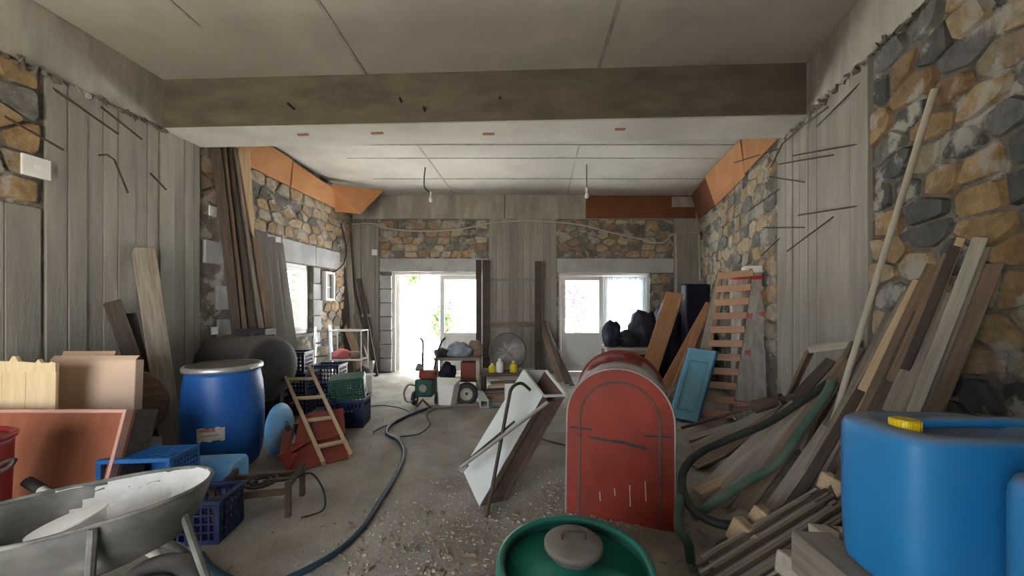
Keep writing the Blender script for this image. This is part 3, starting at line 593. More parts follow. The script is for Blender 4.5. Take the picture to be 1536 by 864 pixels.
def barrow():
    c = V((-1.92, 1.6, 0)); e = V((.88, .47, 0)).normalized(); s = V((-e.y, e.x, 0))
    t = thing('wheelbarrow', 'cement-crusted steel wheelbarrow in the left foreground', 'wheelbarrow', c)
    N = 72; prof = [(1.0, .615), (.97, .56), (.90, .47), (.80, .40), (.62, .365), (.0, .36)]
    def out(a):
        ca, sa = math.cos(a), math.sin(a); k = 2.25
        r = (abs(ca)**k+abs(sa)**k)**(-1/k); x, y = r*ca*.50, r*sa*.27
        if x < 0: y *= 1-.60*(x/.5)**2
        return x, y
    def shell(pr, off, f=None, jit=0):
        mb = MB()
        for k, z in pr:
            for j in range(N):
                x, y = out(2*math.pi*j/N); zz = z+.035*max(0, x/.5)*(k if k > .5 else .5)
                p = c*0+e*(x*k)+s*(y*k)+V((0, 0, zz+off)); p += V((rnd(-1, 1), rnd(-1, 1), rnd(-.3, 1)))*jit; mb.v.append(p)
        for i in range(len(pr)-1):
            for j in range(N):
                if f is None or f(2*math.pi*(j+.5)/N, i): mb.f.append((i*N+j, i*N+(j+1) % N, (i+1)*N+(j+1) % N, (i+1)*N+j))
        if f is not None:
            us = sorted({q for g in mb.f for q in g}); mp = {q: k for k, q in enumerate(us)}; mb.v = [mb.v[q] for q in us]; mb.f = [tuple(mp[q] for q in g) for g in mb.f]
        return mb
    shell(prof, 0).build('tray', 'barrow', t, smooth='all', solid=.006)
    MB().tube([e*out(2*math.pi*j/N)[0]+s*out(2*math.pi*j/N)[1]+V((0, 0, .618+.035*max(0, out(2*math.pi*j/N)[0]/.5))) for j in range(N)], .009, 8, closed=True).build('rim', 'barrow', t, smooth=True)
    from mathutils import noise
    cp_ = [(.985, .612), (.955, .56), (.88, .475), (.78, .41), (.60, .377), (.25, .372)]
    cf = [(p_[0]+(q_[0]-p_[0])*k_/5, p_[1]+(q_[1]-p_[1])*k_/5) for p_, q_ in zip(cp_, cp_[1:]) for k_ in range(5)]+[cp_[-1]]
    shell(cf, .008, lambda a, i: math.cos(a) > -.05+.45*noise.noise(V((a*2.5, i*.22, 3.1))), .0035).build('cement_crust', 'cement', t, smooth='all')
    for q in (-1, 1):
        pts = [e*.42+s*q*.07+V((0, 0, .19)), e*.3+s*q*.14+V((0, 0, .30)), e*-.1+s*q*.24+V((0, 0, .345)), e*-.5+s*q*.27+V((0, 0, .43)), e*-1.0+s*q*.29+V((0, 0, .56))]
        MB().tube(smooth_path(pts, 4), .018, 10).build('handle', 'barrow', t, smooth=True)
    for a, b in ((P(266, 752, 1.70), V((-1.32, 1.72, 0))), (P(140, 800, 1.46), V((-1.64, 1.42, 0)))):
        MB().tube([a+V((0, 0, .02)), (a+b)/2, b], .016, 8).build('leg', 'barrow', t, smooth=True, world=True)
    wc = V((-1.60, 1.70, .175)); mt = Matrix.Translation(wc) @ Matrix.Rotation(math.atan2(s.y, s.x), 4, 'Z') @ Matrix.Rotation(math.pi/2, 4, 'Y')
    wh = MB().lathe([(.10, -.035), (.15, -.045), (.172, -.02), (.175, 0), (.172, .02), (.15, .045), (.10, .035)], 32, mt, cap=False).build('wheel', 'tank', t, smooth='all', world=True)
    MB().lathe([(0, -.03), (.05, -.03), (.105, -.012), (.105, .012), (.05, .03), (0, .03)], 24, mt).build('hub', 'pipe', wh).parent = wh
    n = V((-.24, -.08, .96)).normalized(); q = n.to_track_quat('Z', 'Y').to_matrix().to_4x4()
    tb = thing('plastic_tub', 'white plastic tub with a blue label lying in the wheelbarrow', 'tub', P(106, 792, 1.55)); q3 = q @ Matrix.Scale(.68, 4)
    MB().lathe([(.135, -.09), (.14, -.085), (.160, .035), (.172, .04), (.172, .052), (.160, .054), (0, .055)], 40, q3).build('body', 'white_pl', tb, smooth=50)
    mb = MB(); f = q3.inverted() @ V((-.15, -1, 0)); a0 = math.atan2(f.y, f.x)
    for i in range(9):
        a = a0-.85+i*.11
        for z, r in ((-.07, .1435), (.025, .1595)): mb.v.append(q3 @ V((r*math.cos(a)*1.01, r*math.sin(a)*1.01, z)))
    for i in range(8): mb.f.append((2*i, 2*i+2, 2*i+3, 2*i+1))
    mb.build('label', 'label_blue', tb, solid=.001)
barrow()
a, b = P(40, 722, 2.12), V((-2.2, 2.12, .02)); d = (P(96, 754, 2.1)-a).normalized()
tp = thing('pole', 'grey round tool handle with a black grip behind the wheelbarrow', 'pole', (-2.3, 2.1, 0))
b = a+d*((a.z-.02)/-d.z); MB().tube([a+d*.09, b], .022, 12).build('shaft', 'pipe', tp, smooth=True, world=True); MB().tube([a, a+d*.10], .027, 12).build('grip', 'black', tp, smooth=True, world=True)
# crates by the wheelbarrow
crate('mesh_crate', 'bright blue mesh crate standing on its side behind the wheelbarrow', (-2.44, 2.66, .255), (math.pi/2+.0, 0, .08), .44, .50, .28, M['mesh_blue'], 12, 8, mark=False)
crate('dark_crate', 'dark navy crate on the floor beside the wheelbarrow leg', (-2.02, 2.42, 0), (0, 0, .12), .40, .28, .28, M['navy'], 8, 4, mark=False)
def jug(name, label, loc, rot, w, d, h, m, lying=False, cap='yellow', cat='jerrycan', hand=True):
    t = thing(name, label, cat, loc, rot); N = 40; mb = MB()
    def ring(k, z, kk=5.0, ox=0):
        for j in range(N):
            a = 2*math.pi*(j+.5)/N; ca, sa = math.cos(a), math.sin(a); r = (abs(ca)**kk+abs(sa)**kk)**(-1/kk); mb.v.append(V((r*ca*w/2*k+ox, r*sa*d/2*k, z)))
    prof = [(.80, 0), (.90, .008), (.95, .03), (.97, .08), (.985, .2), (1, .4), (1.0, .72), (1.0, .88), (.99, .94), (.96, .975), (.90, .995), (.80, 1.0), (.70, .995), (.64, .965), (.0, .96)]
    for k, z in prof: ring(k, z*h)
    for i in range(len(prof)-1):
        for j in range(N): mb.f.append((i*N+j, i*N+(j+1) % N, (i+1)*N+(j+1) % N, (i+1)*N+j))
    mb.f.append(tuple(reversed(range(N)))); mb.build('body', m, t, smooth='all')
    if hand:
        MB().tube(smooth_path([(-.10*w/.4, 0, h*.955), (-.08*w/.4, 0, h*.995), (.0, 0, h*1.01), (.18*w/.4, 0, h*1.01), (.26*w/.4, 0, h*.99), (.28*w/.4, 0, h*.955)], 4), .016, 10).build('carry_handle', m, t, smooth=True)
    if cap:
        cx, cy = -w*.31, -d*.08
        cp = MB().lathe([(.028, h*.93), (.028, h*.965), (.031, h*.97), (.031, h*.965+.03), (.028, h*.965+.034), (0, h*.965+.034)], 24, Matrix.Translation((cx, cy, 0))).build('cap', cap, t, smooth=40)
        mb = MB()
        for j in range(24): a = 2*math.pi*j/24; mb.box((cx+.0315*math.cos(a), cy+.0315*math.sin(a), h*.965+.018), (.004, .004, .026), Matrix.Rotation(a, 3, 'Z'))
        mb.build('grip_ribs', cap, cp)
    return t
jug('jerrycan', 'light blue jerrycan lying on its side in front of the blue drum', (-2.12, 2.92, .15), (0, -math.pi/2, .15), .30, .26, .40, M['sky_blue'], cap='black', hand=True)
def burner():
    t = thing('burner_stand', 'low dark iron stand on four legs in front of the drum', 'stand', (-1.83, 2.72, 0), (0, 0, .22))
    w, d, h = .46, .30, .25
    for sx in (-1, 1):
        for sy in (-1, 1):
            MB().box((sx*w/2, sy*d/2, h/2), (.035, .035, h)).build('leg', 'w_dark' if sx < 0 else 'rust', t, bevel=.003)
        MB().box((sx*w/2, 0, h-.03), (.03, d-.036, .035)).build('end_rail', 'iron', t)
    for sy in (-1, 1): MB().box((0, sy*d/2, h-.07), (w-.036, .025, .04)).build('side_rail', 'rust', t)
    for r in (.10, .06): MB().tube([(r*math.cos(a*.3491), r*math.sin(a*.3491), h-.045) for a in range(18)], .012, 8, closed=True).build('burner_ring', 'iron', t, smooth=True)
    for sx in (-1, 1): MB().bar((sx*.02, 0, h-.05), (sx*(w/2-.02), 0, h-.05), .02, .02).build('cross_bar', 'iron', t)
    MB().tube(smooth_path([(w/2, 0, .2), (w/2+.1, .02, .22), (w/2+.2, -.05, .12), (w/2+.22, -.12, .008), (w/2+.1, -.2, .008)], 5), .007, 8).build('gas_tube', 'black', t, smooth=True)
burner()
# hopper, disc, ladder, crates behind
def hopper():
    A, B = FL(432, 712), FL(522, 689); up = V((-.42, .80, .34)); t = thing('seed_hopper', 'dark red sheet metal hopper lying under the wooden ladder', 'hopper', A)
    A0 = A+V((0, 0, .012)); B0 = B+V((0, 0, .012)); tw = up*.78
    MB().add([A0, B0, B0+up*.85, A0+up*.85+V((.05, .05, 0))], [(0, 1, 2, 3)]).build('sloping_plate', 'red_dark', t, world=True, solid=.006)
    C = A0+V((-.12, .08, .13)); MB().add([A0, A0+V((.07, .03, .17)), C], [(0, 1, 2)]).build('corner_plate', 'red_paint', t, world=True, solid=.006)
    MB().add([A0, C, C+up*.7, A0+up*.7], [(0, 1, 2, 3)]).build('side_plate', 'red_dark', t, world=True, solid=.006)
    MB().bar(A0+up*.35+V((0, 0, .02)), B0+up*.35+V((0, 0, .02)), .03, .02).build('fold_rib', 'red_dark', t, world=True)
    MB().add([C+up*.7, A0+up*.7, B0+up*.85, B0+up*.85+V((-.06, .25, -.3)), C+up*.5+V((-.05, .3, -.25))], [(0, 1, 2, 3, 4)]).build('back_plate', 'red_dark', t, world=True, solid=.006)
    MB().bar(C+V((0, 0, -.02)), C+V((.10, .55, .02)), .08, .012).build('lower_flange', 'red_paint', t, world=True)
hopper()
def blue_disc():
    n = V((.99, .06, .10)).normalized(); c = V((-2.27, 3.70, .256)); q = Matrix.Translation(c) @ n.to_track_quat('Z', 'Y').to_matrix().to_4x4()
    t = thing('metal_disc', 'light blue dished metal disc standing on edge beside the red hopper', 'disc', (c.x, c.y, 0))
    MB().lathe([(.25, -.03), (.252, -.02), (.20, .01), (.12, .03), (.04, .035), (.0, .035)], 40, q, cap=False).build('plate', 'sky_blue', t, smooth='all', world=True, solid=.006)
    MB().lathe([(.03, .03), (.03, .06), (.0, .06)], 16, q).build('hub', 'iron', t, smooth=40, world=True)
    MB().tube(smooth_path([q @ V((.0, -.08, .035)), q @ V((.035, -.05, .05)), q @ V((.035, .05, .05)), q @ V((0, .08, .035))], 4), .006, 6).build('hub_strap', 'dull', t, smooth=True, world=True)
blue_disc()
def ladder():
    a0, a1 = FL(486, 699), P(421, 556, 4.72); b0, b1 = FL(527, 687), P(464, 556, 4.80)
    t = thing('wooden_ladder', 'small wooden ladder leaning over the red hopper onto navy crates', 'ladder', (a0+b0)/2)
    for p, q in ((a0, a1), (b0, b1)): plank(p+V((0, 0, .02)), q+V((0, 0, .05)), .035, .055, 'w_tan', '', 'rail', nrm=(0, -.5, 1), parent=t, bow=.003)
    for k in (.12, .36, .60, .84):
        plank(a0.lerp(a1, k)+V((0, -.01, .04)), b0.lerp(b1, k)+V((0, -.01, .04)), .045, .022, 'w_tan', '', 'rung', nrm=(0, -.5, 1), parent=t, bow=.001)
ladder()
crate('crate', 'lowest navy crate of the stack behind the wooden ladder', (-2.96, 5.12, 0), (0, 0, .06), .42, .32, .28, M['navy'], 8, 4)
crate('crate', 'middle navy crate of the stack behind the wooden ladder', (-2.95, 5.13, .283), (0, 0, -.03), .42, .32, .28, M['navy'], 8, 4)
crate('crate', 'topmost navy crate of the stack beside the black tank', (-2.99, 5.11, .566), (0, 0, .1), .42, .32, .28, M['navy'], 8, 4)
crate('crate', 'lower navy crate right of the tall crate stack', (-2.72, 5.56, 0), (0, 0, -.08), .42, .32, .30, M['navy'], 8, 4)
crate('crate', 'upper navy crate right of the tall crate stack', (-2.72, 5.56, .303), (0, 0, .02), .42, .32, .30, M['navy'], 8, 4)
crate('crate', 'blue crate on the floor under the tilted green crate', (-2.02, 4.62, 0), (0, 0, .10), .46, .34, .34, M['navy'], 9, 4, solid_low=True)
crate('green_crate', 'dark green mesh crate lying upside down on a blue crate', (-2.05, 4.64, .60), (math.pi+.10, -.06, .3), .42, .32, .26, M['green_pl'], 12, 6, mark=False)
# ------------------------------------------------------------------ along the left wall, further back
for i, (wd, m, lab) in enumerate((
        (.10, 'w_dark', 'leftmost dark plank of the tall row leaning by the orange board'), (.10, 'w_brown', 'second plank from the left in the tall leaning row'),
        (.10, 'w_dark', 'third plank from the left in the tall leaning row'), (.11, 'w_grey', 'fourth plank from the left in the tall leaning row'),
        (.10, 'w_brown', 'fifth plank from the left in the tall leaning row'))):
    y = 4.50+i*.085; plank(V((-3.38+.075*i, 4.72+i*.08, 0)), V((L(y)+.07, y, 3.5)), wd, .03, m, lab, nrm=(.55, -.83, 0), bow=.015)
plank(V((-3.42, 4.98, 1.1)), V((L(4.86)+.16, 4.84, 3.5)), .13, .03, 'w_tan', 'pale tan board at the upper right of the tall leaning row', nrm=(.45, -.9, 0), bow=.01)
for i, lab in enumerate(('leftmost light grey cladding panel leaning by the left window', 'middle light grey cladding panel leaning by the left window', 'rightmost light grey cladding panel covering the left window edge')):
    y = 5.28+i*.17; tp = V((L(y)+.06, y, 2.52-.05*i)); b = V((-3.30+i*.09, 5.20+i*.13, 0))
    plank(b, tp, .17, .02, 'pvc', lab, 'cladding_panel', 'cladding panel', nrm=(.75, -.66, 0), bow=.004)
# corner planks, rack, shovel, metal frame
plank((-3.22, 7.75, 0), P(521, 362, 7.9), .11, .03, 'w_pale', 'tall pale plank standing in the back left corner', nrm=(.3, -1, 0))
plank((-3.0, 7.5, 0), P(503, 447, 7.75), .07, .03, 'w_tan', 'thin tan batten leaning leftmost in the back left corner', nrm=(.3, -1, 0))
plank((-2.9, 7.5, 0), P(510, 452, 7.8), .07, .03, 'w_tan', 'thin tan batten second from the corner window wall', nrm=(.3, -1, 0))
plank((-2.88, 7.62, 0), P(527, 440, 7.9), .13, .03, 'w_grey', 'broad grey-brown plank between the battens in the back corner', nrm=(.2, -1, 0))
plank((-2.78, 7.66, 0), P(538, 418, 8.0), .08, .04, 'w_dark', 'dark plank rightmost in the back left corner', nrm=(.2, -1, 0))
plank((-3.3, 7.62, 0), P(512, 400, 7.75), .14, .03, 'w_dark', 'dark board leaning under the white wall box in the corner', nrm=(.6, -1, 0))
def alu():
    t = thing('aluminium_frame', 'narrow aluminium ladder leaning below the left window', 'ladder', (-3.05, 6.3, 0))
    a0, a1 = P(468, 560, 6.05), P(449, 491, 6.55); b0, b1 = P(500, 552, 6.1), P(470, 488, 6.75); a0.z = b0.z = 0; a1.x = L(6.55)+.12; b1.x = L(6.75)+.25
    for p, q in ((a0, a1), (b0, b1)): MB().bar(p, q, .035, .06, (0, -1, .5)).build('rail', 'steel', t, world=True)
    for k in (.15, .35, .55, .75, .93): MB().bar(a0.lerp(a1, k), b0.lerp(b1, k), .03, .03).build('rung', 'steel', t, world=True)
alu()
def rack():
    y = 6.5; x0, x1 = (500-768)/FPX*y, (547-768)/FPX*y; t = thing('wire_rack', 'low white wire rack in front of the corner planks', 'rack', ((x0+x1)/2, y, 0))
    for x in (x0, x1):
        for yy in (y-.15, y+.15): MB().tube([(x, yy, 0), (x, yy, 1.03)], .011, 8).build('post', 'white', t, world=True, smooth=True)
        MB().tube([(x, y-.15, 1.03), (x, y+.15, 1.03)], .009, 6).build('rail', 'white', t, world=True)
    for z in (.53, 1.03):
        for yy in (y-.15, y+.15): MB().tube([(x0, yy, z), (x1, yy, z)], .010, 6).build('rail', 'white', t, world=True)
    for i in range(7): yy = y-.13+.26*i/6; MB().tube([(x0, yy, .535), (x1, yy, .535)], .005, 6).build('shelf_wire', 'white', t, world=True)
rack()
def lump(name, label, cat, c, r, m, seed=0, n=3, flat=.6):
    me = bpy.data.meshes.new(name); import bmesh
    bm = bmesh.new(); bmesh.ops.create_icosphere(bm, subdivisions=n, radius=1)
    from mathutils import noise
    for v in bm.verts:
        d = 1+.38*noise.noise(v.co*1.7+V((seed*7.3, seed, 0)))+.24*noise.noise(v.co*4+V((seed, 0, seed*3)))+.12*noise.noise(v.co*9+V((seed, 0, seed*3)))
        v.co = V((v.co.x*r[0]*d, v.co.y*r[1]*d, max(-flat, v.co.z*d)*r[2]))
    zm = min(v.co.z for v in bm.verts)
    for v in bm.verts: v.co.z -= zm
    bm.to_mesh(me); bm.free(); me.polygons.foreach_set('use_smooth', [True]*len(me.polygons)); me.materials.append(M[m])
    o = bpy.data.objects.new(name, me); COL.objects.link(o); o.location = c
    return tag(o, label, cat)
xr = (523-768)/FPX*6.5
lump('plastic_bag', 'pink plastic bag on the white wire rack', 'bag', (xr-.12, 6.5, .542), (.15, .11, .10), 'pink', 1)
lump('cloth_bundle', 'dull brown cloth bundle on the white wire rack', 'cloth', (xr+.13, 6.5, .542), (.11, .1, .08), 'w_brown', 2)
lump('white_sack', 'crumpled white sack on the floor under the wire rack', 'sack', (-2.95, 6.2, 0), (.16, .14, .22), 'white_pl', 3)
lump('dark_sack', 'dark sack on the floor under the wire rack', 'sack', (-2.62, 6.5, 0), (.17, .14, .24), 'w_dark', 4)
def spade():
    t = thing('shovel', 'shovel with a pale blade standing in the back left corner', 'shovel', (-2.85, 7.55, 0))
    top, bl = P(542, 506, 7.85), P(552, 540, 7.5)
    MB().tube([top, bl], .016, 8).build('shaft', 'w_pale', t, world=True, smooth=True)
    mb = MB(); n = 7
    for i in range(n):
        for j in range(6): u = (i/(n-1)-.5); w_ = j/5; mb.v.append(bl+V((u*.27*(1-.35*w_*w_)+.03*w_, -.12*w_-.05*math.cos(u*3), -.01-.32*w_)))
    for i in range(n-1):
        for j in range(5): mb.f.append((i*6+j, i*6+j+1, (i+1)*6+j+1, (i+1)*6+j))
    mb.build('blade', 'steel', t, world=True, smooth=True, solid=.005)
spade()
jug('water_jug', 'cream plastic jug on the floor by the wire rack', (P(551, 575, 6.3).x, 6.3, 0), (0, 0, .4), .17, .15, .30, M['white_pl'], cap='yellow', cat='jug', hand=True)
# white frame box on the left wall, plates, cables
def wallbox():
    t = thing('meter_box', 'white framed meter box on the stone beside the left window', 'box', FLf.p(uL(7.08), 1.56, .03))
    frame(FLf, t, uL(6.92), uL(7.24), 1.55, 2.10, .0, .09, .045, 'frame', 'white')
    fbox(MB(), FLf, uL(6.96), uL(7.20), 1.60, 2.05, .0, .03).build('back_plate', 'dull', t, world=True)
    fbox(MB(), FLf, uL(6.97), uL(7.19), 1.80, 1.815, .03, .06).build('shelf', 'white', t, world=True)
wallbox()
def plate(c, fr, w_, h_, label, name='cover_plate'):
    t = thing(name, label, 'cover plate', c); r = V((0, 0, h_/2))
    MB().para(c-fr.u*w_/2-r, fr.u*w_, r*2, fr.n*.02).build('plate', 'white', t, world=True, bevel=.004)
    MB().para(c-fr.u*w_*.12-V((0, 0, h_*.12))+fr.n*.02, fr.u*w_*.24, V((0, 0, h_*.24)), fr.n*.004).build('button', 'white_pl', t, world=True, bevel=.001)
plate(WL(46, 251, .035), FLf, .17, .16, 'large white cover plate high on the left wall')
plate(WL(313, 317, .04), FLf, .10, .12, 'small white plate near the tall leaning planks')
plate(WL(316, 496, .04), FLf, .09, .09, 'white socket on the left wall above the black tank', 'wall_socket')
plate(FBf.p(uB((563-768)/FPX*YB), EYE-(379-HZ)/FPX*YB, .035), FBf, .12, .13, 'white plate high on the back wall near the open door')
plate(FBf.p(uB((550-768)/FPX*YB), EYE-(473-HZ)/FPX*YB, .035), FBf, .20, .07, 'long white socket strip on the back left column', 'wall_socket')
def path_b(pts, off=.05): return [FBf.p(uB((x-768)/FPX*YB), EYE-(y-HZ)/FPX*YB, off) for x, y in pts]
pa = path_b([(512, 333), (525, 337), (560, 336), (580, 343), (620, 347), (660, 347), (700, 343), (740, 335), (790, 332), (830, 334), (870, 338), (910, 348), (950, 357), (985, 365), (1000, 360), (1008, 352), (1044, 350)])
tag(MB().tube(smooth_path(pa, 4), .016, 8).build('grey_cable', 'cable', smooth=True), 'pale grey cable sagging across the back wall above both doors', 'cable')
pa = [WL(508, 334, .05), WL(510, 345, .05), WL(516, 375, .05), WL(512, 395, .05), WL(500, 406, .06), WL(492, 408, .09)]
tag(MB().tube(smooth_path(pa, 4), .013, 8).build('black_cable', 'black', smooth=True), 'black cable dropping to the white meter box on the left wall', 'cable')
tag(MB().tube(smooth_path(path_b([(1012, 352), (1013, 380), (1013, 430), (1012, 470)], .045), 3), .018, 8).build('conduit_pipe', 'cable', smooth=True), 'vertical grey conduit on the back wall right of the closed door', 'conduit')
tag(MB().tube(smooth_path([WR(1052, 352, .04), WR(1052, 380, .04), WR(1053, 420, .04)], 3), .018, 8).build('conduit_pipe', 'cable', smooth=True), 'vertical grey conduit on the right wall by the back corner', 'conduit')
# hanging bulbs
for px, py, bx, by, lab in ((638, 251, 646, 292, 'bare bulb hanging on a long curved black wire left of centre'), (880, 247, 880, 286, 'bare bulb hanging straight down right of centre')):
    c = ceil_pt(px, py); y = c.y; b = P(bx, by, y); t = thing('light_bulb', lab, 'light bulb', b)
    if px < 700: pts = smooth_path([c, c+V((-.02, 0, -.2)), c+V((-.01, 0, -.35)), b+V((0, 0, .03))], 5)
    else: pts = [c, c+V((0, 0, -.2)), b+V((0, 0, .03))]
    MB().tube(pts, .010 if px < 700 else .008, 8).build('wire', 'black', t, world=True, smooth=True)
    mt = Matrix.Translation(b)
    MB().lathe([(.0, .05), (.018, .05), (.02, -.01), (.018, -.03), (0, -.03)], 16, mt).build('socket', 'white_pl', t, smooth=True, world=True)
    MB().lathe([(.015, -.03), (.025, -.055), (.036, -.085), (.034, -.11), (.02, -.13), (0, -.136)], 20, mt).build('glass_bulb', 'bulb', t, smooth='all', world=True)
# rods sticking out of the left wall
for i, (a, b, lab) in enumerate((((75, 132), (153, 202), 'longest bent steel rod high on the left concrete column'), ((148, 160), (190, 210), 'shorter straight steel rod under the left ring beam'),
                                 ((0, 173), (68, 226), 'steel rod crossing the stones at the far left'), ((223, 260), (227, 285), 'very short steel rod on the left column'))):
    rod(WL(*a, .02), WL(*b, .16), .009, 'rebar', lab)
rod(WL(143, 233, .03), WL(171, 290, .14), .008, 'rebar', 'hooked steel rod in the middle of the left column', mid=[WL(148, 232, .08), WL(153, 240, .12)])
# ------------------------------------------------------------------ middle of the room, back
def tiller():
    t = thing('garden_tiller', 'small green engine tiller with handlebars in front of the open door', 'tiller', (P(640, 600, 5.5).x, 5.5, 0)); x = t.location.x; y = 5.5
    MB().box((x-.02, y, .27), (.26, .24, .26)).build('engine_block', 'green_pl', t, world=True, bevel=.03)
    MB().box((x+.02, y, .46), (.24, .18, .12)).build('fuel_tank', 'red_dark', t, world=True, bevel=.03)
    for s in (-1, 1):
        MB().lathe([(.04, -.03), (.09, -.035), (.11, 0), (.09, .035), (.04, .03)], 20, Matrix.Translation((x+s*.17, y-.02, .11)) @ Matrix.Rotation(math.pi/2, 4, 'Y')).build('wheel', 'black', t, world=True, smooth=True)
        MB().tube(smooth_path([(x+s*.06, y+.05, .3), (x+s*.1-.02, y+.25, .6), (x+s*.14-.03, y+.5, .85), (x+s*.2-.04, y+.62, .93)], 4), .016, 8).build('handlebar', 'iron', t, world=True, smooth=True)
    MB().lathe([(.05, 0), (.06, .03), (.03, .1), (0, .1)], 16, Matrix.Translation((x-.1, y-.05, .52))).build('air_filter', 'dull', t, world=True, smooth=True)
    MB().tube(smooth_path([(x-.12, y-.1, .3), (x-.24, y-.1, .32), (x-.3, y-.12, .2), (x-.25, y-.12, .08), (x-.12, y-.1, .12)], 5), .014, 8).build('exhaust_pipe', 'dull', t, world=True, smooth=True)
    MB().lathe([(.0, -.02), (.055, -.02), (.06, 0), (.055, .02), (0, .02)], 20, Matrix.Translation((x-.02, y-.135, .28)) @ Matrix.Rotation(math.pi/2, 4, 'X')).build('flywheel_cover', 'dull', t, world=True, smooth=40)
    MB().tube([(x-.1, y-.2, .03), (x-.02, y-.16, .12), (x+.1, y-.25, .04)], .02, 8).build('tow_bar', 'rust', t, world=True)
tiller()
def basin():
    y = 5.42; t = thing('plastic_basin', 'white tapered plastic basin tipped on its side beside the small wheel', 'basin', (P(673, 612, y).x, y, 0))
    mb = MB(); o = [(-.17, .42), (.17, .41), (.10, .0), (-.16, .01)]; i_ = [(-.13, .38), (.13, .37), (.07, .05), (-.12, .06)]
    mb.prism([(x, 0, z) for x, z in o], (0, .05, 0)); mb.build('rim', 'white_pl', t, bevel=.01)
    mb = MB(); mb.add([(x, -.0, z) for x, z in o]+[(x*.85, -.2, z*.9+.02) for x, z in i_], [(0, 1, 5, 4), (1, 2, 6, 5), (2, 3, 7, 6), (3, 0, 4, 7), (4, 5, 6, 7)]).build('bowl', 'white_pl', t, bevel=.012)
basin()
def tyre_wheel(name, label, c, r, wd, rot, m='black'):
    t = thing(name, label, 'wheel', c); mt = Matrix.Translation((0, 0, r)) @ rot
    MB().lathe([(r*.55, -wd*.4), (r*.75, -wd*.5), (r*.95, -wd*.4), (r, 0), (r*.95, wd*.4), (r*.75, wd*.5), (r*.55, wd*.4)], 28, mt, cap=False).build('tyre', m, t, smooth='all')
    MB().lathe([(0, wd*.1), (r*.2, wd*.1), (r*.3, wd*.02), (r*.5, wd*.2), (r*.56, wd*.38), (r*.56, -wd*.38), (r*.4, -wd*.1), (0, -wd*.1)], 24, mt).build('rim', 'pipe', t, smooth=50)
    MB().lathe([(0, wd*.2), (r*.12, wd*.2), (r*.14, wd*.08)], 16, mt).build('hub', 'iron', t)
    return t
tyre_wheel('cart_tyre', 'small black tyre with a cream rim beside the white basin', (P(700, 600, 5.5).x, 5.5, 0), .17, .1, Matrix.Rotation(math.pi/2, 4, 'X'))
def channel():
    a, b = FL(716, 592), FL(727, 612); d = (b-a).normalized(); s = V((d.y, -d.x, 0)); mb = MB()
    mb.para(a+s*-.06+V((0, 0, .002)), d*(b-a).length, s*.12, V((0, 0, .008))); mb.para(a-s*.06+V((0, 0, .01)), d*(b-a).length, s*.008, V((0, 0, .09))); mb.para(a+s*.052+V((0, 0, .01)), d*(b-a).length, s*.008, V((0, 0, .09))); mb.para(a-s*.06+V((0, 0, .1)), d*(b-a).length, s*.12, V((0, 0, .008)))
    tag(mb.build('metal_channel', 'sheet'), 'short pale grey metal box channel lying on the floor', 'channel')
channel()
plank(FL(640, 613)+V((0, .06, .02)), FL(800, 606)+V((0, .06, .02)), .10, .035, 'w_grey', 'long grey plank lying flat on the floor before the scrap pile', nrm=(0, 0, 1), bow=.003)
def bench():
    y = 6.25; x0, x1 = P(655, 540, y).x, P(722, 540, y).x; t = thing('workbench', 'low cluttered workbench with a pale leg before the closed door leaf', 'workbench', ((x0+x1)/2, y, 0))
    MB().box(((x0+x1)/2, y, .60), (x1-x0, .5, .045)).build('top', 'w_grey', t, world=True, bevel=.005)
    for x in (x0+.04, x1-.04):
        for yy in (y-.2, y+.2): MB().box((x, yy, .289), (.06, .06, .577)).build('leg', 'w_pale', t, world=True, bevel=.004)
    MB().box(((x0+x1)/2, y-.1, .25), (x1-x0-.1, .3, .03)).build('shelf', 'w_dark', t, world=True)
    mb = MB().box((x1-.2, y-.05, .42), (.24, .3, .27)); tag(mb.build('tool_chest', 'red_dark', bevel=.008), 'dark red tool chest on the shelf of the workbench', 'chest').location.z = .27
    lump('cloth_bundle', 'blue and white rags heaped on the workbench', 'cloth', ((x0+x1)/2+.02, y-.02, .623), (.24, .18, .14), 'cloth', 11)
    lump('cloth_bundle', 'small grey rag at the left end of the workbench', 'cloth', (x0+.1, y-.1, .623), (.12, .12, .09), 'tank', 12)
    lump('rag_heap', 'brown rag at the right end of the workbench', 'cloth', (x1-.09, y, .623), (.11, .1, .16), 'w_brown', 13)
    lump('tarp_heap', 'dark tarpaulin heaped under the workbench', 'tarpaulin', ((x0+x1)/2-.16, y-.16, .268), (.14, .1, .16), 'tarp', 14)
bench()
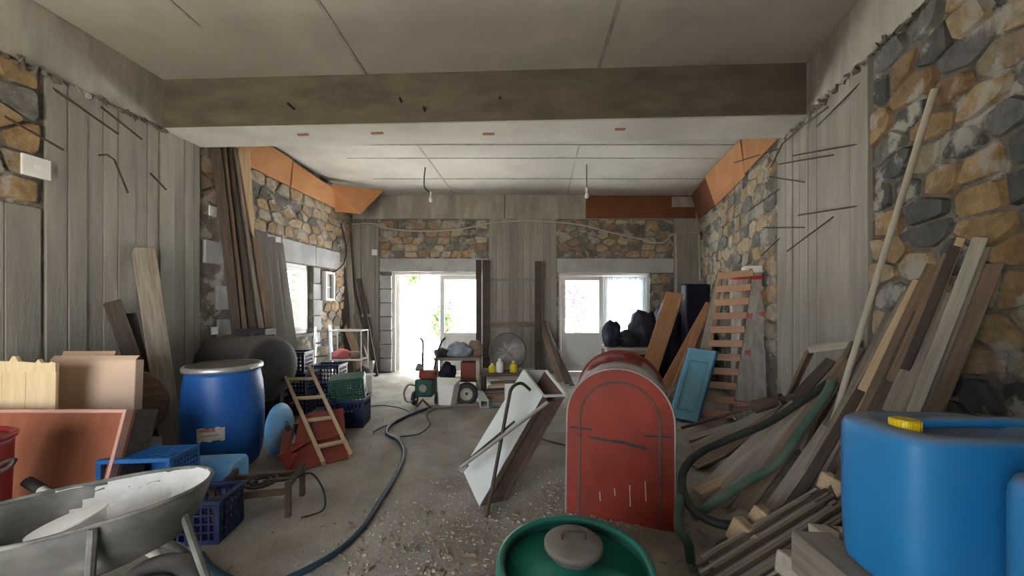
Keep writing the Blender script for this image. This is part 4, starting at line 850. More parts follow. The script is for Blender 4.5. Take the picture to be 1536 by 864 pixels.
def low_table():
    y = 6.2; x0, x1 = P(722, 560, y).x, P(800, 560, y).x; t = thing('low_table', 'low dark table carrying a round basin beside the workbench', 'table', ((x0+x1)/2, y, 0))
    MB().box(((x0+x1)/2, y, .36), (x1-x0, .5, .05)).build('top', 'w_dark', t, world=True, bevel=.005)
    for x in (x0+.04, x1-.04):
        for yy in (y-.2, y+.2): MB().box((x, yy, .167), (.06, .06, .335)).build('leg', 'w_dark', t, world=True)
    c = V(((x0+x1)/2, y+.05, .392)); tb = thing('round_basin', 'large round grey basin standing on edge on the low dark table', 'basin', c); mt = Matrix.Translation((0, 0, .30)) @ Matrix.Rotation(math.pi/2-.25, 4, 'X')
    MB().lathe([(.30, 0), (.31, .012), (.30, .02), (.28, .0), (.24, -.08), (.0, -.10)], 40, mt, cap=False).build('bowl', 'dull', tb, smooth=60, solid=.006)
    MB().tube([mt @ V((.305*math.cos(a*.19635), .305*math.sin(a*.19635), .01)) for a in range(32)], .012, 6, closed=True).build('rim', 'iron', tb, smooth=True)
    for dx, m, lab, h in ((-.12, 'white_pl', 'white plastic bottle in front of the round basin', .22), (.1, 'yellow', 'yellow plastic bottle in front of the round basin', .18), (-.24, 'yellow', 'short yellow bottle at the left of the round basin', .14)):
        bt = thing('plastic_bottle', lab, 'bottle', c+V((dx, -.24, 0)))
        MB().lathe([(.05, 0), (.058, .01), (.058, h*.62), (.045, h*.75), (.02, h*.84), (.02, h*.9), (0, h*.9)], 18).build('body', m, bt, smooth=True) if False else MB().lathe([(.05, 0), (.058, .01), (.058, h*.62), (.045, h*.75), (.02, h*.84), (.02, h*.9), (0, h*.9)], 18).build('body', m, bt, smooth=True)
        MB().lathe([(.024, h*.88), (.024, h), (0, h)], 14).build('cap', 'white_pl', bt)
    labs = ('orange-brown scrap stick lying under the low table in front', 'brown scrap stick in the heap under the low table', 'dark scrap stick at the back of the heap under the low table', 'short tan scrap stick on the heap under the low table', 'long brown scrap stick crossing the heap under the low table')
    for i, m in enumerate(('w_orange', 'w_brown', 'w_dark', 'w_tan', 'w_brown')):
        z = .025+.045*i; plank((x0+.04+.03*i, y-.33+.05*i, z), (x1-.05, y-.28+.06*((i*2) % 5), z+.01), .07, .035, m, labs[i], 'scrap_stick', 'wood scrap', nrm=(0, 0, 1))
low_table()
mb = MB(); c = P(771, 605, 5.35); c.z = 0; mb.box(c+V((0, 0, .165)), (.25, .2, .33), Matrix.Rotation(.15, 3, 'Z'))
tag(mb.build('white_box', 'white_pl', bevel=.006), 'plain white box behind the leaning grey metal cabinet', 'box')
# tall dark timber frame and planks before the middle column
def tframe():
    y = 7.7; X = lambda px: (px-768)/FPX*y; Z = lambda py: EYE-(py-HZ)/FPX*y; t = thing('wooden_doorway', 'tall dark timber doorway frame standing before the middle column', 'frame', (X(763), y, 0))
    for a, b, th in ((714, 722, .06), (724, 735, .05)): MB().box((X((a+b)/2), y, Z(390)/2), (X(b)-X(a), th, Z(390))).build('post', 'w_dark', t, world=True, bevel=.004)
    MB().box((X(807), y, Z(392)/2), (X(812)-X(802), .06, Z(392))).build('post', 'w_dark', t, world=True, bevel=.004)
    MB().box((X(769), y, Z(419)), (X(802)-X(736), .04, .05)).build('cross_rail', 'w_grey', t, world=True)
    MB().box((X(769), y, Z(487)), (X(802)-X(736), .06, .10)).build('cross_rail', 'w_brown', t, world=True)
tframe()
plank(V((.92, 7.1, 0)), P(812, 485, 7.85), .12, .03, 'w_brown', 'light-edged brown board leaning right of the timber frame', nrm=(-.3, -1, 0))
plank(V((1.02, 6.95, 0)), P(817, 483, 7.83), .07, .05, 'w_dark', 'dark batten leaning against the light-edged brown board', nrm=(-.3, -1, 0))
plank(V((1.1, 6.8, 0)), P(826, 508, 7.7), .08, .04, 'w_dark', 'shorter dark batten leaning toward the grey metal cabinet', nrm=(-.3, -1, 0))
tag(MB().tube([(FBf.p(uB(.56), 0.02, .06)), FBf.p(uB(.56), 2.25, .05)], .014, 8).build('conduit_pipe', 'cable', smooth=True), 'thin upright white conduit on the middle column', 'conduit')
# grey sheet metal cabinet leaning in the middle
def locker():
    B0 = P(720, 766, 2.70); B0.z = .03; T0 = P(815, 594, 2.98); a = T0-B0; b = V((-.15, .21, .17)); c = V((.20, .13, -.025))
    t = thing('metal_cabinet', 'pale grey sheet metal cabinet leaning over with its dark open side showing', 'cabinet', B0)
    n = b.cross(a).normalized(); th = .012; cn = c.normalized()
    def sheet_(o, u, v, nm, m):
        MB().para(o, u, v, u.cross(v).normalized()*th).build(nm, m, t, world=True, bevel=.002)
    sheet_(B0, a, b, 'front_sheet', 'sheet'); sheet_(B0+b, a, c, 'side_sheet', 'sheet'); sheet_(B0+c, a*.98, b, 'rear_sheet', 'rust')
    sheet_(B0+a*.02+b*.0, a*.96, c*.22, 'rusty_flange', 'rust'); sheet_(B0+c*.80, a*.96, c*.2, 'rusty_flange', 'rust'); sheet_(B0+b*.05+a*.03, a*.9, c, 'inner_floor', 'rust')
    sheet_(B0+a*.01, b, c, 'end_plate', 'rust')
    for k in (.0, .97): MB().bar(B0+a+b*.02, B0+a+b*.98, .02, .02).build('rim_edge', 'sheet', t, world=True) if k else MB().bar(B0+a+c*.02, B0+a+c*.98, .02, .02).build('rim_edge', 'sheet', t, world=True)
    MB().bar(B0+a+b*.02+c, B0+a+b*.98+c, .02, .02).build('rim_edge', 'white', t, world=True)
    MB().tube(smooth_path([P(795, 585, 2.92), P(782, 575, 2.87), P(768, 582, 2.80), P(762, 605, 2.75), P(748, 680, 2.66), FL(730, 775)], 5), .013, 8).build('tube_leg', 'iron', t, world=True, smooth=True)
    MB().bar(P(700, 697, 2.70), P(692, 706, 2.72), .03, .03).build('bracket', 'dull', t, world=True)
locker()
rod(P(690, 702, 2.62), P(822, 603, 2.66), .014, 'dull', 'longer steel bar lying across the leaning grey cabinet', 'steel_bar', 'bar')
rod(P(700, 692, 2.66), P(772, 632, 2.72), .010, 'iron', 'shorter dark bar beside the long steel bar', 'steel_bar', 'bar')
# red tractor hood
def hood():
    bl, br = FL(849, 768), FL(1013, 799); x = (br-bl); wd = x.length; x.normalize(); y = V((-x.y, x.x, 0)); y = y if y.y > 0 else -y
    t = thing('tractor_hood', 'arched red sheet metal hood standing on end in the right foreground', 'hood', (bl+br)/2); H = 1.045; r = wd/2
    lean = V((0, 0, 1))+y*.06
    def arch(ins, n=24, low=0.0):
        h = H-r; pts = [(-r+ins, low)]
        for i in range(n+1): a = math.pi-math.pi*i/n; pts.append(((r-ins)*math.cos(a), h+(r-ins)*.98*math.sin(a)))
        pts.append((r-ins, low)); return pts
    W = lambda p, d=0: (bl+br)/2+x*p[0]+lean*p[1]+y*d
    MB().prism([W(p) for p in arch(0)], y*.012).build('front_panel', 'red_paint', t, world=True)
    o1, i1 = arch(.085), arch(.10)
    mb = MB(); mb.v = [W(p, -.004) for p in o1]+[W(p, -.004) for p in i1]; n = len(o1)
    mb.f = [(i, i+1, n+i+1, n+i) for i in range(n-1)]; mb.build('embossed_border', 'rust', t, world=True, solid=.006)
    MB().tube([W(p, .004) for p in arch(-.002)], .008, 6).build('edge_bead', 'dull', t, world=True, smooth=True)
    def shell(d0, d1, sc0, sc1, nm, m, off=V((0, 0, 0))):
        a = arch(.01); mb = MB(); n = len(a)
        mb.v = [W((p[0]*sc0, p[1]*sc0), d0) for p in a]+[W((p[0]*sc1, p[1]*sc1), d1)+off for p in a]
        mb.f = [(i, i+1, n+i+1, n+i) for i in range(n-1)]; mb.build(nm, m, t, world=True, smooth='all', solid=.006)
    shell(.014, .62, 1.0, 1.0, 'hood_shell', 'hood_grey', V((-.03, 0, .03)))
    shell(.62, .66, 1.0, 1.035, 'rear_flange', 'red_dark', V((-.03, 0, .03)))
    a_ = [(r*.995*math.cos(q), H-r+r*.985*math.sin(q)) for q in [math.radians(62+8*i) for i in range(10)]]; mb = MB(); n_ = len(a_)
    mb.v = [W(p, .30+.05*math.sin(i*2.1))+V((-.015, 0, .022)) for i, p in enumerate(a_)]+[W(p, .62)+V((-.03, 0, .037)) for p in a_]
    mb.f = [(i, i+1, n_+i+1, n_+i) for i in range(n_-1)]; mb.build('red_paint_patch', 'red_paint', t, world=True, smooth='all', solid=.003)
    def scuff(p0, p1, h0, nm='scuff_mark'):
        mb = MB(); N = 9
        for i in range(N):
            s = i/(N-1); q = (p0[0]+(p1[0]-p0[0])*s, p0[1]+(p1[1]-p0[1])*s); k = .35+.65*rnd(.3, 1) if 0 < i < N-1 else .1
            mb.v += [W((q[0], q[1]+h0*k*rnd(.3, .6)), -.002), W((q[0], q[1]-h0*k*rnd(.3, .6)), -.002)]
        mb.f = [(2*i, 2*i+1, 2*i+3, 2*i+2) for i in range(N-1)]; mb.build(nm, 'black', t, world=True, solid=.001)
    scuff((-.22, .550), (.02, .530), .022); scuff((-.05, .545), (.20, .515), .026); scuff((-.345, .605), (-.17, .60), .020); scuff((.16, .60), (.355, .61), .022); scuff((-.30, .56), (-.25, .555), .01)
    for i in range(4):
        MB().bar(W((-.12+.1*i, .12+.05*(i % 2)), -.003), W((-.125+.1*i, .18+.04*i), -.003), .006, .002).build('scratch', 'paper', t, world=True)
hood()
# green barrel with the covered canister
M['lidm'] = mat('dusty_tin', (.16, .14, .13), (.24, .215, .20), 6, .7, .2, bump=.15, c3=(.13, .09, .07), c3amt=.5, c3scale=5)
def gbarrel():
    c = V((.235, 1.4, 0)); t = thing('green_barrel', 'open green plastic barrel at the bottom centre', 'barrel', c)
    MB().lathe([(.24, 0), (.255, .012), (.272, .12), (.280, .3), (.280, .47), (.276, .5)], 56).build('outer_wall', 'barrel_green', t, smooth='all')
    MB().lathe([(.272, .50), (.290, .503), (.296, .52), (.290, .54), (.272, .543), (.262, .53)], 56, cap=False).build('rim', 'barrel_green', t, smooth='all')
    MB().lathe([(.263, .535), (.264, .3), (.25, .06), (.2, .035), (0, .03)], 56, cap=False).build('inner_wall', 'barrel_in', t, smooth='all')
    k = thing('canister', 'dusty metal canister with a lidded top standing inside the green barrel', 'canister', (.245, 1.49, .045)); mt = None
    MB().lathe([(.075, 0), (.08, .01), (.082, .42), (.095, .47), (.105, .485)], 36).build('body', 'dull', k, smooth='all')
    MB().lathe([(.112, .481), (.116, .485), (.116, .501), (.110, .507), (.06, .513), (.0, .515)], 40).build('lid', 'lidm', k, smooth=50)
    MB().tube(smooth_path([(-.045, 0, .511), (-.047, -.005, .535), (-.035, -.008, .547), (.035, -.008, .547), (.047, -.005, .535), (.045, 0, .511)], 4), .005, 8).build('lid_handle', 'iron', k, smooth=True)
    rod((-.005, 1.36, .44), (.165, 1.41, .445), .006, 'dull', 'thin rod across the inside of the green barrel, left of the canister', 'thin_rod')
    rod((.32, 1.40, .44), (.47, 1.31, .445), .006, 'pipe', 'thin rod across the inside of the green barrel, right of the canister', 'thin_rod')
gbarrel()
# ------------------------------------------------------------------ right side, back
def black_bench():
    y = 6.6; x0, x1 = P(905, 520, y).x, P(972, 520, y).x; t = thing('small_table', 'small table loaded with dark bags before the closed door', 'table', ((x0+x1)/2, y, 0))
    MB().box(((x0+x1)/2, y, .72), (x1-x0, .5, .04)).build('top', 'w_pale', t, world=True, bevel=.004)
    for x in (x0+.04, x1-.04):
        for yy in (y-.2, y+.2): MB().box((x, yy, .35), (.05, .05, .7)).build('leg', 'w_pale', t, world=True)
    MB().box(((x0+x1)/2, y-.215, .66), (x1-x0-.14, .02, .08)).build('apron', 'w_grey', t, world=True)
    lump('dark_bag', 'tall black bag at the left of the small table', 'bag', (x0+.15, y, .742), (.16, .17, .30), 'tarp', 21)
    lump('dark_bag', 'wide black bag in the middle of the small table', 'bag', (x0+.44, y, .742), (.20, .19, .17), 'black', 22)
    lump('dark_bag', 'bulging navy bag at the right of the small table', 'bag', (x1-.06, y+.05, .742), (.24, .19, .38), 'tarp', 23)
black_bench()
lump('tarp_heap', 'large dark navy tarpaulin heap behind the orange-brown boards', 'tarpaulin', (3.0, 7.25, 0), (.44, .36, .85), 'tarp', 24, 4)
lump('tarp_heap', 'low dark tarpaulin heap left of the orange-brown boards', 'tarpaulin', (2.35, 6.9, 0), (.35, .30, .45), 'tarp', 25, 3)
mb = MB().box((3.42, 6.95, .93), (.52, .16, 1.86), Matrix.Rotation(.22, 3, 'Z')); tag(mb.build('covered_panel', 'tarp', bevel=.03), 'upright panel wrapped in dark navy plastic by the right wall', 'panel')
plank(FL(955, 612), P(1012, 440, 5.9), .24, .05, 'w_orange', 'widest orange-brown board leaning right of the closed door', nrm=(-.3, -1, .1))
plank(FL(984, 606), P(1066, 456, 5.95), .15, .04, 'w_orange', 'long orange-brown board crossing behind the light blue tub', nrm=(-.3, -1, .1))
plank(P(1002, 585, 5.4)-V((0, 0, P(1002, 585, 5.4).z)), P(1056, 470, 5.9), .10, .04, 'w_orange', 'orange-brown batten just left of the tilted slat base', nrm=(-.3, -1, .1))
plank(P(1020, 590, 5.6)-V((0, 0, P(1020, 590, 5.6).z)), P(1078, 432, 6.0), .13, .04, 'w_brown', 'darker brown board behind the slat base', nrm=(-.5, -1, .1))
plank(P(1040, 590, 5.5)-V((0, 0, P(1040, 590, 5.5).z)), P(1085, 410, 5.9), .15, .03, 'w_pale', 'pale grey board directly left of the slat base', nrm=(-.5, -1, .1))
for i, lab in enumerate(('topmost thin tan lath by the foot of the orange boards', 'second thin tan lath by the foot of the orange boards', 'lowest thin tan lath by the foot of the orange boards')):
    plank(P(992+i*4, 588+i*5, 4.9)+V((0, 0, .0)), P(1032, 568+i*6, 5.0), .035, .015, 'w_tan', lab, 'lath', 'lath', nrm=(0, -1, .4))
tag(MB().box(P(1006, 612, 5.0)-V((0, 0, P(1006, 612, 5.0).z-.13)), (.34, .2, .26)).build('carton', 'card_side', bevel=.006), 'small brown carton under the tan laths', 'box')
def slats():
    a0, a1 = V((2.46, 4.92, 0)), P(1080, 408, 4.98); wv = V((.26, -.30, 0)); wv = (P(1090, 640, 4.45)-P(1062, 640, 4.54)); wv.z = 0; wv = V((.30, -.22, .02))
    t = thing('bed_slat_base', 'orange wooden slatted bed base leaning against the wrapped mattress', 'slat base', a0)
    a1.x = min(a1.x, R(a1.y)-.38); ax = a1-a0; n = ax.cross(wv).normalized()
    if n.y > 0: n = -n
    for k in (0.06, .94): plank(a0+wv*k, a0+wv*k+ax, .035, .05, 'w_orange' if k < .5 else 'w_brown', '', 'side_rail', nrm=n, parent=t, bow=.002)
    N = 11
    for i in range(N):
        f = .04+.93*i/(N-1); c = a0+ax*f+n*.034; plank(c-wv*.02, c+wv*1.02, .085, .016, 'w_pink', '', 'slat', nrm=n, parent=t, bow=.001)
slats()
def mattress():
    b = V((2.86, 4.80, 0)); tp = V((3.06, 4.92, 1.90)); tp.x = R(tp.y)-.34; ax = tp-b; wv = V((.27, -.40, 0)); wv = V((.42, -.12, 0)); n = ax.cross(wv).normalized()
    if n.y > 0: n = -n
    t = thing('wrapped_mattress', 'white folded mattress in clear wrap and red tape on the right wall', 'mattress', b)
    x, y, z = wv.normalized(), -n, ax.normalized(); mt = Matrix((x, y, z)).transposed().to_4x4(); mt.translation = b+wv/2; Ln = ax.length; W_ = .46; D_ = .16
    N = 28; mb = MB(); pr = [(.82, .0), (.95, .015), (1, .05), (.98, .3), (1.02, .7), (.97, 1.1), (1.0, 1.5), (1, Ln-.06), (.94, Ln-.015), (.8, Ln)]
    for k, zz in pr:
        for j in range(N):
            a = 2*math.pi*(j+.5)/N; ca, sa = math.cos(a), math.sin(a); r = (abs(ca)**5+abs(sa)**5)**-.2; mb.v.append(mt @ V((r*ca*W_/2*k+rnd(-.004, .004), r*sa*D_/2*k+rnd(-.006, .006), zz)))
    for i in range(len(pr)-1):
        for j in range(N): mb.f.append((i*N+j, i*N+(j+1) % N, (i+1)*N+(j+1) % N, (i+1)*N+j))
    mb.f += [tuple(reversed(range(N))), tuple((len(pr)-1)*N+j for j in range(N))]
    core = MB(); core.v = list(mb.v); core.f = list(mb.f); core.build('mattress_core', 'matt', t, world=True, smooth='all')
    mb.v = [mt @ (lambda q: V((q.x*1.03, q.y*1.10, q.z*1.004)))(mt.inverted() @ v) for v in mb.v]; mb.build('plastic_wrap', M['wrap'], t, world=True, smooth='all')
    for zz, h, tl in ((.20, .018, .10), (.235, .014, -.05), (Ln-.10, .05, .0)):
        b2 = MB()
        for j in range(N):
            a = 2*math.pi*(j+.5)/N; ca, sa = math.cos(a), math.sin(a); r = (abs(ca)**5+abs(sa)**5)**-.2
            for q in (0, h): b2.v.append(mt @ V((r*ca*W_/2*1.045, r*sa*D_/2*1.14, zz+q+tl*ca*.5)))
        b2.f = [(2*j, 2*((j+1) % N), 2*((j+1) % N)+1, 2*j+1) for j in range(N)]; b2.build('tape_band', 'tape', t, world=True)
    for xx, zz in ((-.05, 1.33), (.09, 1.36), (-.08, .87), (.1, 1.62), (-.1, 1.64)):
        MB().add([mt @ V((xx+u*(.032+.01*v), -D_/2*1.17, zz+v*(.035+.012*u))) for u, v in ((-1, -1), (1, -.8), (1, 1), (-1, .9))], [(0, 1, 2, 3)]).build('tape_patch', 'tape_old', t, world=True, solid=.001)
    for s, nm in ((-1, 'white foam corner block at the top of the wrapped mattress'),):
        c = mt @ V((.05, -.02, Ln+.03)); MB().box(c, (.30, .16, .09), mt.to_3x3()).build('foam_block', 'white_pl', t, world=True, bevel=.015)
mattress()
def blue_lid():
    b0, b1, tl = P(1012, 606, 4.86), P(1047, 628, 4.72), P(1033, 527, 5.05); b0.z = .12; b1.z = .02
    b0 = V((2.00, 4.76, .06)); w_ = V((.28, -.16, -.03)); up = V((.33, .16, .86))
    t = thing('storage_tub', 'light blue rectangular plastic tub leaning beside the slat base', 'tub', b0)
    n = w_.cross(up).normalized(); n = n if n.y < 0 else -n; L_ = up.length; u = up.normalized(); w0 = w_.normalized(); W_ = w_.length
    MB().para(b0, w_, up, -n*.05).build('panel', 'lid_blue', t, world=True, bevel=.015)
    o = b0-n*.05; MB().para(o-w0*.015-u*.015, w_+w0*.03, up+u*.03, -n*.10).build('skirt', 'can_blue', t, world=True, bevel=.012)
    for i0, i1, j0, j1 in ((.16, .19, .12, .82), (.81, .84, .12, .82), (.16, .84, .12, .135), (.16, .84, .81, .825)):
        MB().para(b0+w_*i0+up*j0+n*.0, w_*(i1-i0), up*(j1-j0), n*.012).build('raised_rib', 'sky_blue', t, world=True)
    MB().para(b0+w_*.3+up*.92, w_*.4, up*.05, n*.02).build('clip', 'lid_blue', t, world=True, bevel=.004)
blue_lid()
# rods on the right wall
for a, b, o, lab in (((1245, 188), (1300, 120), .10, 'bent steel rod under the right ring beam'), ((1206, 232), (1297, 215), .10, 'upper long steel rod across the right column'), ((1184, 245), (1255, 232), .10, 'steel rod just below the upper long rod on the right'),
                     ((1168, 264), (1211, 273), .09, 'short steel rod left of centre on the right column'), ((1139, 315), (1175, 282), .12, 'slanting steel rod at the stone edge of the right column'), ((1215, 322), (1297, 308), .10, 'lower long steel rod across the right column'),
                     ((1201, 376), (1255, 325), .12, 'slanting steel rod low on the right column'), ((1157, 341), (1211, 341), .09, 'level steel rod at the left edge of the right column'), ((1156, 383), (1175, 356), .10, 'lowest short steel rod beside the right column'),
                     ((1113, 243), (1172, 223), .10, 'steel rod below the orange board on the right')):
    rod(WR(*a, o), WR(*b, .025), .007, 'rebar', lab)
rod(WR(1168, 250, .08), WR(1248, 160, .03), .008, 'rebar', 'long curved steel rod along the crumbled right ring beam', mid=[WR(1190, 214, .10), WR(1220, 185, .07)])
# long pole
tag(MB().tube([FL(1205, 778)+V((0, 0, .0)), WR(1418, 132, .05)], .017, 12).build('long_pole', 'pipe', smooth=True), 'very long beige pole leaning on the stone wall above the timber pile', 'pole')
# planks leaning on the right wall
LI = [0]
def lean(top, bot, wd, th, m, lab, zb=0.0, off=.06, nrm=(-.6, -.7, .4), nm='plank'):
    LI[0] += 1; d = V((-.62, -.72, .3))*(.036*(LI[0]*2 % 5)); d.z = 0
    plank(FL(*bot, zb)+d*1.2, WR(*top, off)+d, wd, th, m, lab, nm, nrm=nrm, bow=.012)
lean((1509, 397), (1300, 838), 0.058, .03, 'w_brown', 'rightmost plank of the tall fan leaning on the stone wall')
lean((1481, 361), (1278, 822), 0.051, .035, 'w_pale', 'pale grey plank second from the right in the leaning fan')
lean((1460, 358), (1252, 815), 0.034, .05, 'w_tan', 'tan-edged square batten in the middle of the leaning fan')
lean((1447, 372), (1238, 810), 0.041, .03, 'w_dark', 'dark plank left of the tan-edged batten')
lean((1424, 398), (1215, 806), 0.082, .03, 'w_brown', 'broad brown plank in the leaning fan')
lean((1392, 422), (1180, 800), 0.048, .03, 'w_tan', 'tan plank whose cut end shows lowest in the leaning fan')
lean((1352, 470), (1165, 790), 0.068, .03, 'w_grey', 'grey plank behind the foot of the long pole')
lean((1335, 512), (1140, 800), 0.068, .03, 'w_brown', 'brown plank leaning just right of the long pole')
lean((1318, 545), (1120, 808), 0.075, .035, 'w_grey', 'wide grey plank running down to the hood')
lean((1300, 520), (1100, 780), .10, .03, 'w_brown', 'brown plank crossing under the green hose')
lean((1275, 560), (1075, 752), .12, .03, 'w_grey', 'grey-brown board in the middle of the low timber pile')
lean((1232, 585), (1060, 735), .13, .025, 'w_pale', 'wide pale board in the low timber pile')
lean((1210, 600), (1050, 700), .09, .03, 'w_brown', 'brown board left of the wide pale board')
lean((1190, 600), (1045, 668), .09, .025, 'w_pale', 'bleached board at the far left of the low pile')
lean((1260, 540), (1110, 690), .08, .03, 'w_dark', 'dark board hidden behind the green hose loop')
lean((1492, 372), (1290, 830), .05, .03, 'w_grey', 'thin grey batten squeezed beside the pale grey plank')
lean((1436, 385), (1228, 800), .05, .04, 'w_brown', 'thin brown batten in front of the dark plank')
lean((1378, 440), (1172, 812), .06, .03, 'w_grey', 'thin grey batten left of the tan cut-end plank')
lean((1365, 480), (1150, 815), .05, .04, 'w_dark', 'thin dark batten near the foot of the long pole')
lean((1245, 600), (1085, 715), .06, .03, 'w_tan', 'narrow tan batten beside the wide pale board')
lean((1222, 620), (1058, 690), .05, .025, 'w_dark', 'narrow dark batten above the bleached board')
lean((1400, 470), (1195, 850), .10, .03, 'w_dark', 'dark plank lying under the leaning fan')
lean((1440, 440), (1230, 860), .09, .03, 'w_grey', 'grey plank low in front of the leaning fan')
# low pile boards lying at the hood's side
for i, (a, b, z0, z1, wd, m, lab) in enumerate((
        ((1060, 806), (1215, 720), .03, .10, .12, 'w_grey', 'grey board lying flat behind the thin slat bundle'),
        ((1085, 835), (1235, 760), .06, .14, .10, 'w_brown', 'brown board lying beneath the thin slat bundle'),
        ((1040, 700), (1180, 640), .05, .22, .10, 'w_brown', 'brown board lying under the black-green hose'),
        ((1030, 660), (1160, 622), .05, .16, .08, 'w_pale', 'pale board at the back of the low pile'),
        ((1045, 740), (1190, 668), .10, .25, .08, 'w_tan', 'tan board on top of the low pile'))):
    plank(FL(*a, z0), FL(*b, z1), wd, .03, m, lab, nrm=(0, -.2, 1))
# weathered frame behind
tr = thing('wooden_trestle', 'weathered wooden trestle leaning on the right concrete column', 'trestle', FL(1185, 650))
plank(FL(1168, 640), P(1216, 524, 3.05), .09, .03, 'w_brown', '', 'leg', nrm=(0, -1, 0), parent=tr)
plank(P(1212, 524, 3.03), P(1288, 514, 2.85), .05, .06, 'w_pale', '', 'top_bar', nrm=(0, -1, 0), parent=tr)
plank(FL(1205, 690), P(1283, 512, 2.75), .07, .03, 'w_brown', '', 'leg', nrm=(0, -1, .2), parent=tr)
plank(FL(1152, 655), P(1272, 552, 2.85), .06, .04, 'w_pale', 'pale slanting batten in front of the weathered trestle', nrm=(0, -1, .5))
def axle():
    t = thing('rusty_axle', 'rusty iron axle with a thick hub lying across the pile', 'axle', FL(1020, 660)); a, b = P(1022, 642, 3.45), P(1192, 592, 3.15); d = (b-a).normalized()
    MB().tube([a, b], .014, 8).build('shaft', 'rust', t, world=True, smooth=True)
    c = P(1147, 606, 3.22); MB().tube([c-d*.11, c-d*.09, c+d*.06, c+d*.1], [.03, .055, .05, .03], 16).build('hub', 'rust', t, world=True, smooth=True)
    MB().tube([c+d*.12, c+d*.15], .045, 16).build('collar', 'iron', t, world=True, smooth=True)
axle()
# hoses on the pile
def hose(name, label, pts, r, m): return tag(MB().tube(smooth_path(pts, 6), r, 10).build(name, m, smooth=True), label, 'hose')
hose('thick_hose', 'thick black-green hose curling off the timber pile beside the hood', [P(1245, 572, 2.75), P(1205, 600, 2.72), P(1150, 635, 2.7), P(1090, 660, 2.68), P(1048, 680, 2.6), P(1026, 705, 2.5), P(1024, 735, 2.38), P(1040, 765, 2.25), P(1080, 786, 2.15), P(1138, 788, 2.1)], .026, 'hose_k')
hose('green_hose', 'lighter green hose running down the middle of the timber pile', [P(1248, 572, 2.62), P(1240, 590, 2.58), P(1205, 640, 2.5), P(1165, 695, 2.42), P(1120, 722, 2.4), P(1075, 752, 2.35), P(1040, 775, 2.3)], .028, 'hose_g')
hose('grey_hose', 'grey-green hose dropping to the floor right of the green barrel', [P(1020, 745, 2.3), P(1018, 790, 2.12), P(1032, 815, 2.05), FL(1040, 850, .03)+V((0, .02, 0)), V((.98, 1.9, .03)), V((1.0, 1.7, .03))], .026, 'hose_g')
# blocks and slat bundle in the right foreground
def slat_bundle():
    a, b = P(1072, 872, 1.78), P(1256, 757, 2.02); ax = b-a; x = ax.normalized(); up = V((0, 0, 1)); s = x.cross(up).normalized(); n = s.cross(x)
    t = thing('slat_bundle', 'bundle of thin weathered slats lying before the timber pile', 'slat bundle', a-n*.015)
    for j in range(3):
        for i in range(11):
            o = a+s*(-.10+.021*i)+n*(.019*j+.006*(i % 3))+x*rnd(-.05, .05); plank(o, o+ax*rnd(.92, 1.02), .017, .014, ('w_dark', 'w_grey', 'w_brown')[(i+2*j) % 3], '', 'slat', nrm=n, bow=.003, parent=t)
slat_bundle()
def block(c, d, rz, m, lab, tilt=0): 
    o = MB().box((0, 0, 0), d).build('timber_offcut', m, bevel=.012, org=(0, 0, 0)); o.location = c; o.rotation_euler = (tilt, .15, rz); return tag(o, lab, 'offcut')
block(P(1150, 785, 2.05), (.09, .16, .12), .6, 'w_tan', 'tan timber offcut above the slat bundle', .4)
block(P(1118, 805, 1.98), (.08, .15, .13), .4, 'w_tan', 'tan timber offcut at the left of the slat bundle', .3)
block(P(1250, 728, 2.1), (.08, .12, .10), .3, 'w_tan', 'small tan offcut beside the nearer blue jerrycan', .2)
block(P(1212, 862, 1.62), (.14, .2, .10), .2, 'w_pale', 'pale squared offcut at the bottom right edge')
ct = plank(P(1238, 806, 1.72), P(1400, 905, 1.25), .13, .11, 'w_pale', 'thick pale beam with a long crack under the jerrycan', 'cracked_timber', 'timber', nrm=(0, 0, 1), bow=.01)
MB().tube([(.0, .012, .056), (.1, .018, .056), (.22, .0, .057), (.34, -.012, .057), (.45, -.016, .056)], .0035, 6).build('crack', 'black', ct)
def crib():
    t = thing('timber_crib', 'crosswise stack of squared timbers under the blue jerrycans', 'timber stack', (1.32, .86, 0))
    for j in range(5):
        for i in range(4):
            z = .07+.142*j; p, q = (V((1.04+.17*i, .42, z)), V((1.04+.17*i, 1.30, z))) if j % 2 == 0 else (V((1.0, .5+.22*i, z)), V((1.65, .5+.22*i, z)))
            plank(p, q, .13, .138, ('w_grey', 'w_brown')[(i+j) % 2], '', 'timber', nrm=(0, 0, 1), bow=.002, parent=t)
crib()
jug('jerrycan', 'blue jerrycan with a yellow cap and dusty top standing on beams', (1.225, 1.055, .715), (0, 0, -.05), .42, .28, .445, M['can_blue'])
jug('jerrycan', 'blue jerrycan in front of the other jerrycan, nearest the viewer', (1.25, .69, .715), (0, 0, -.08), .40, .27, .42, M['can_blue'])
# heap of boards that carries the slat bundle
for i, (a, b, wd, m, lab) in enumerate((((.92, 1.78, .05), (1.85, 2.02, .07), .14, 'w_dark', 'lowest dark board of the heap under the slat bundle'), ((.98, 1.72, .11), (1.8, 2.1, .14), .12, 'w_brown', 'brown board of the heap under the slat bundle'),
                                        ((1.2, 1.62, .17), (1.8, 2.15, .23), .14, 'w_grey', 'upper grey board of the heap under the slat bundle'), ((1.45, 1.5, .24), (1.9, 2.1, .30), .14, 'w_brown', 'topmost brown board of the heap under the slat bundle'))):
    plank(a, b, wd, .045, m, lab, nrm=(0, 0, 1))
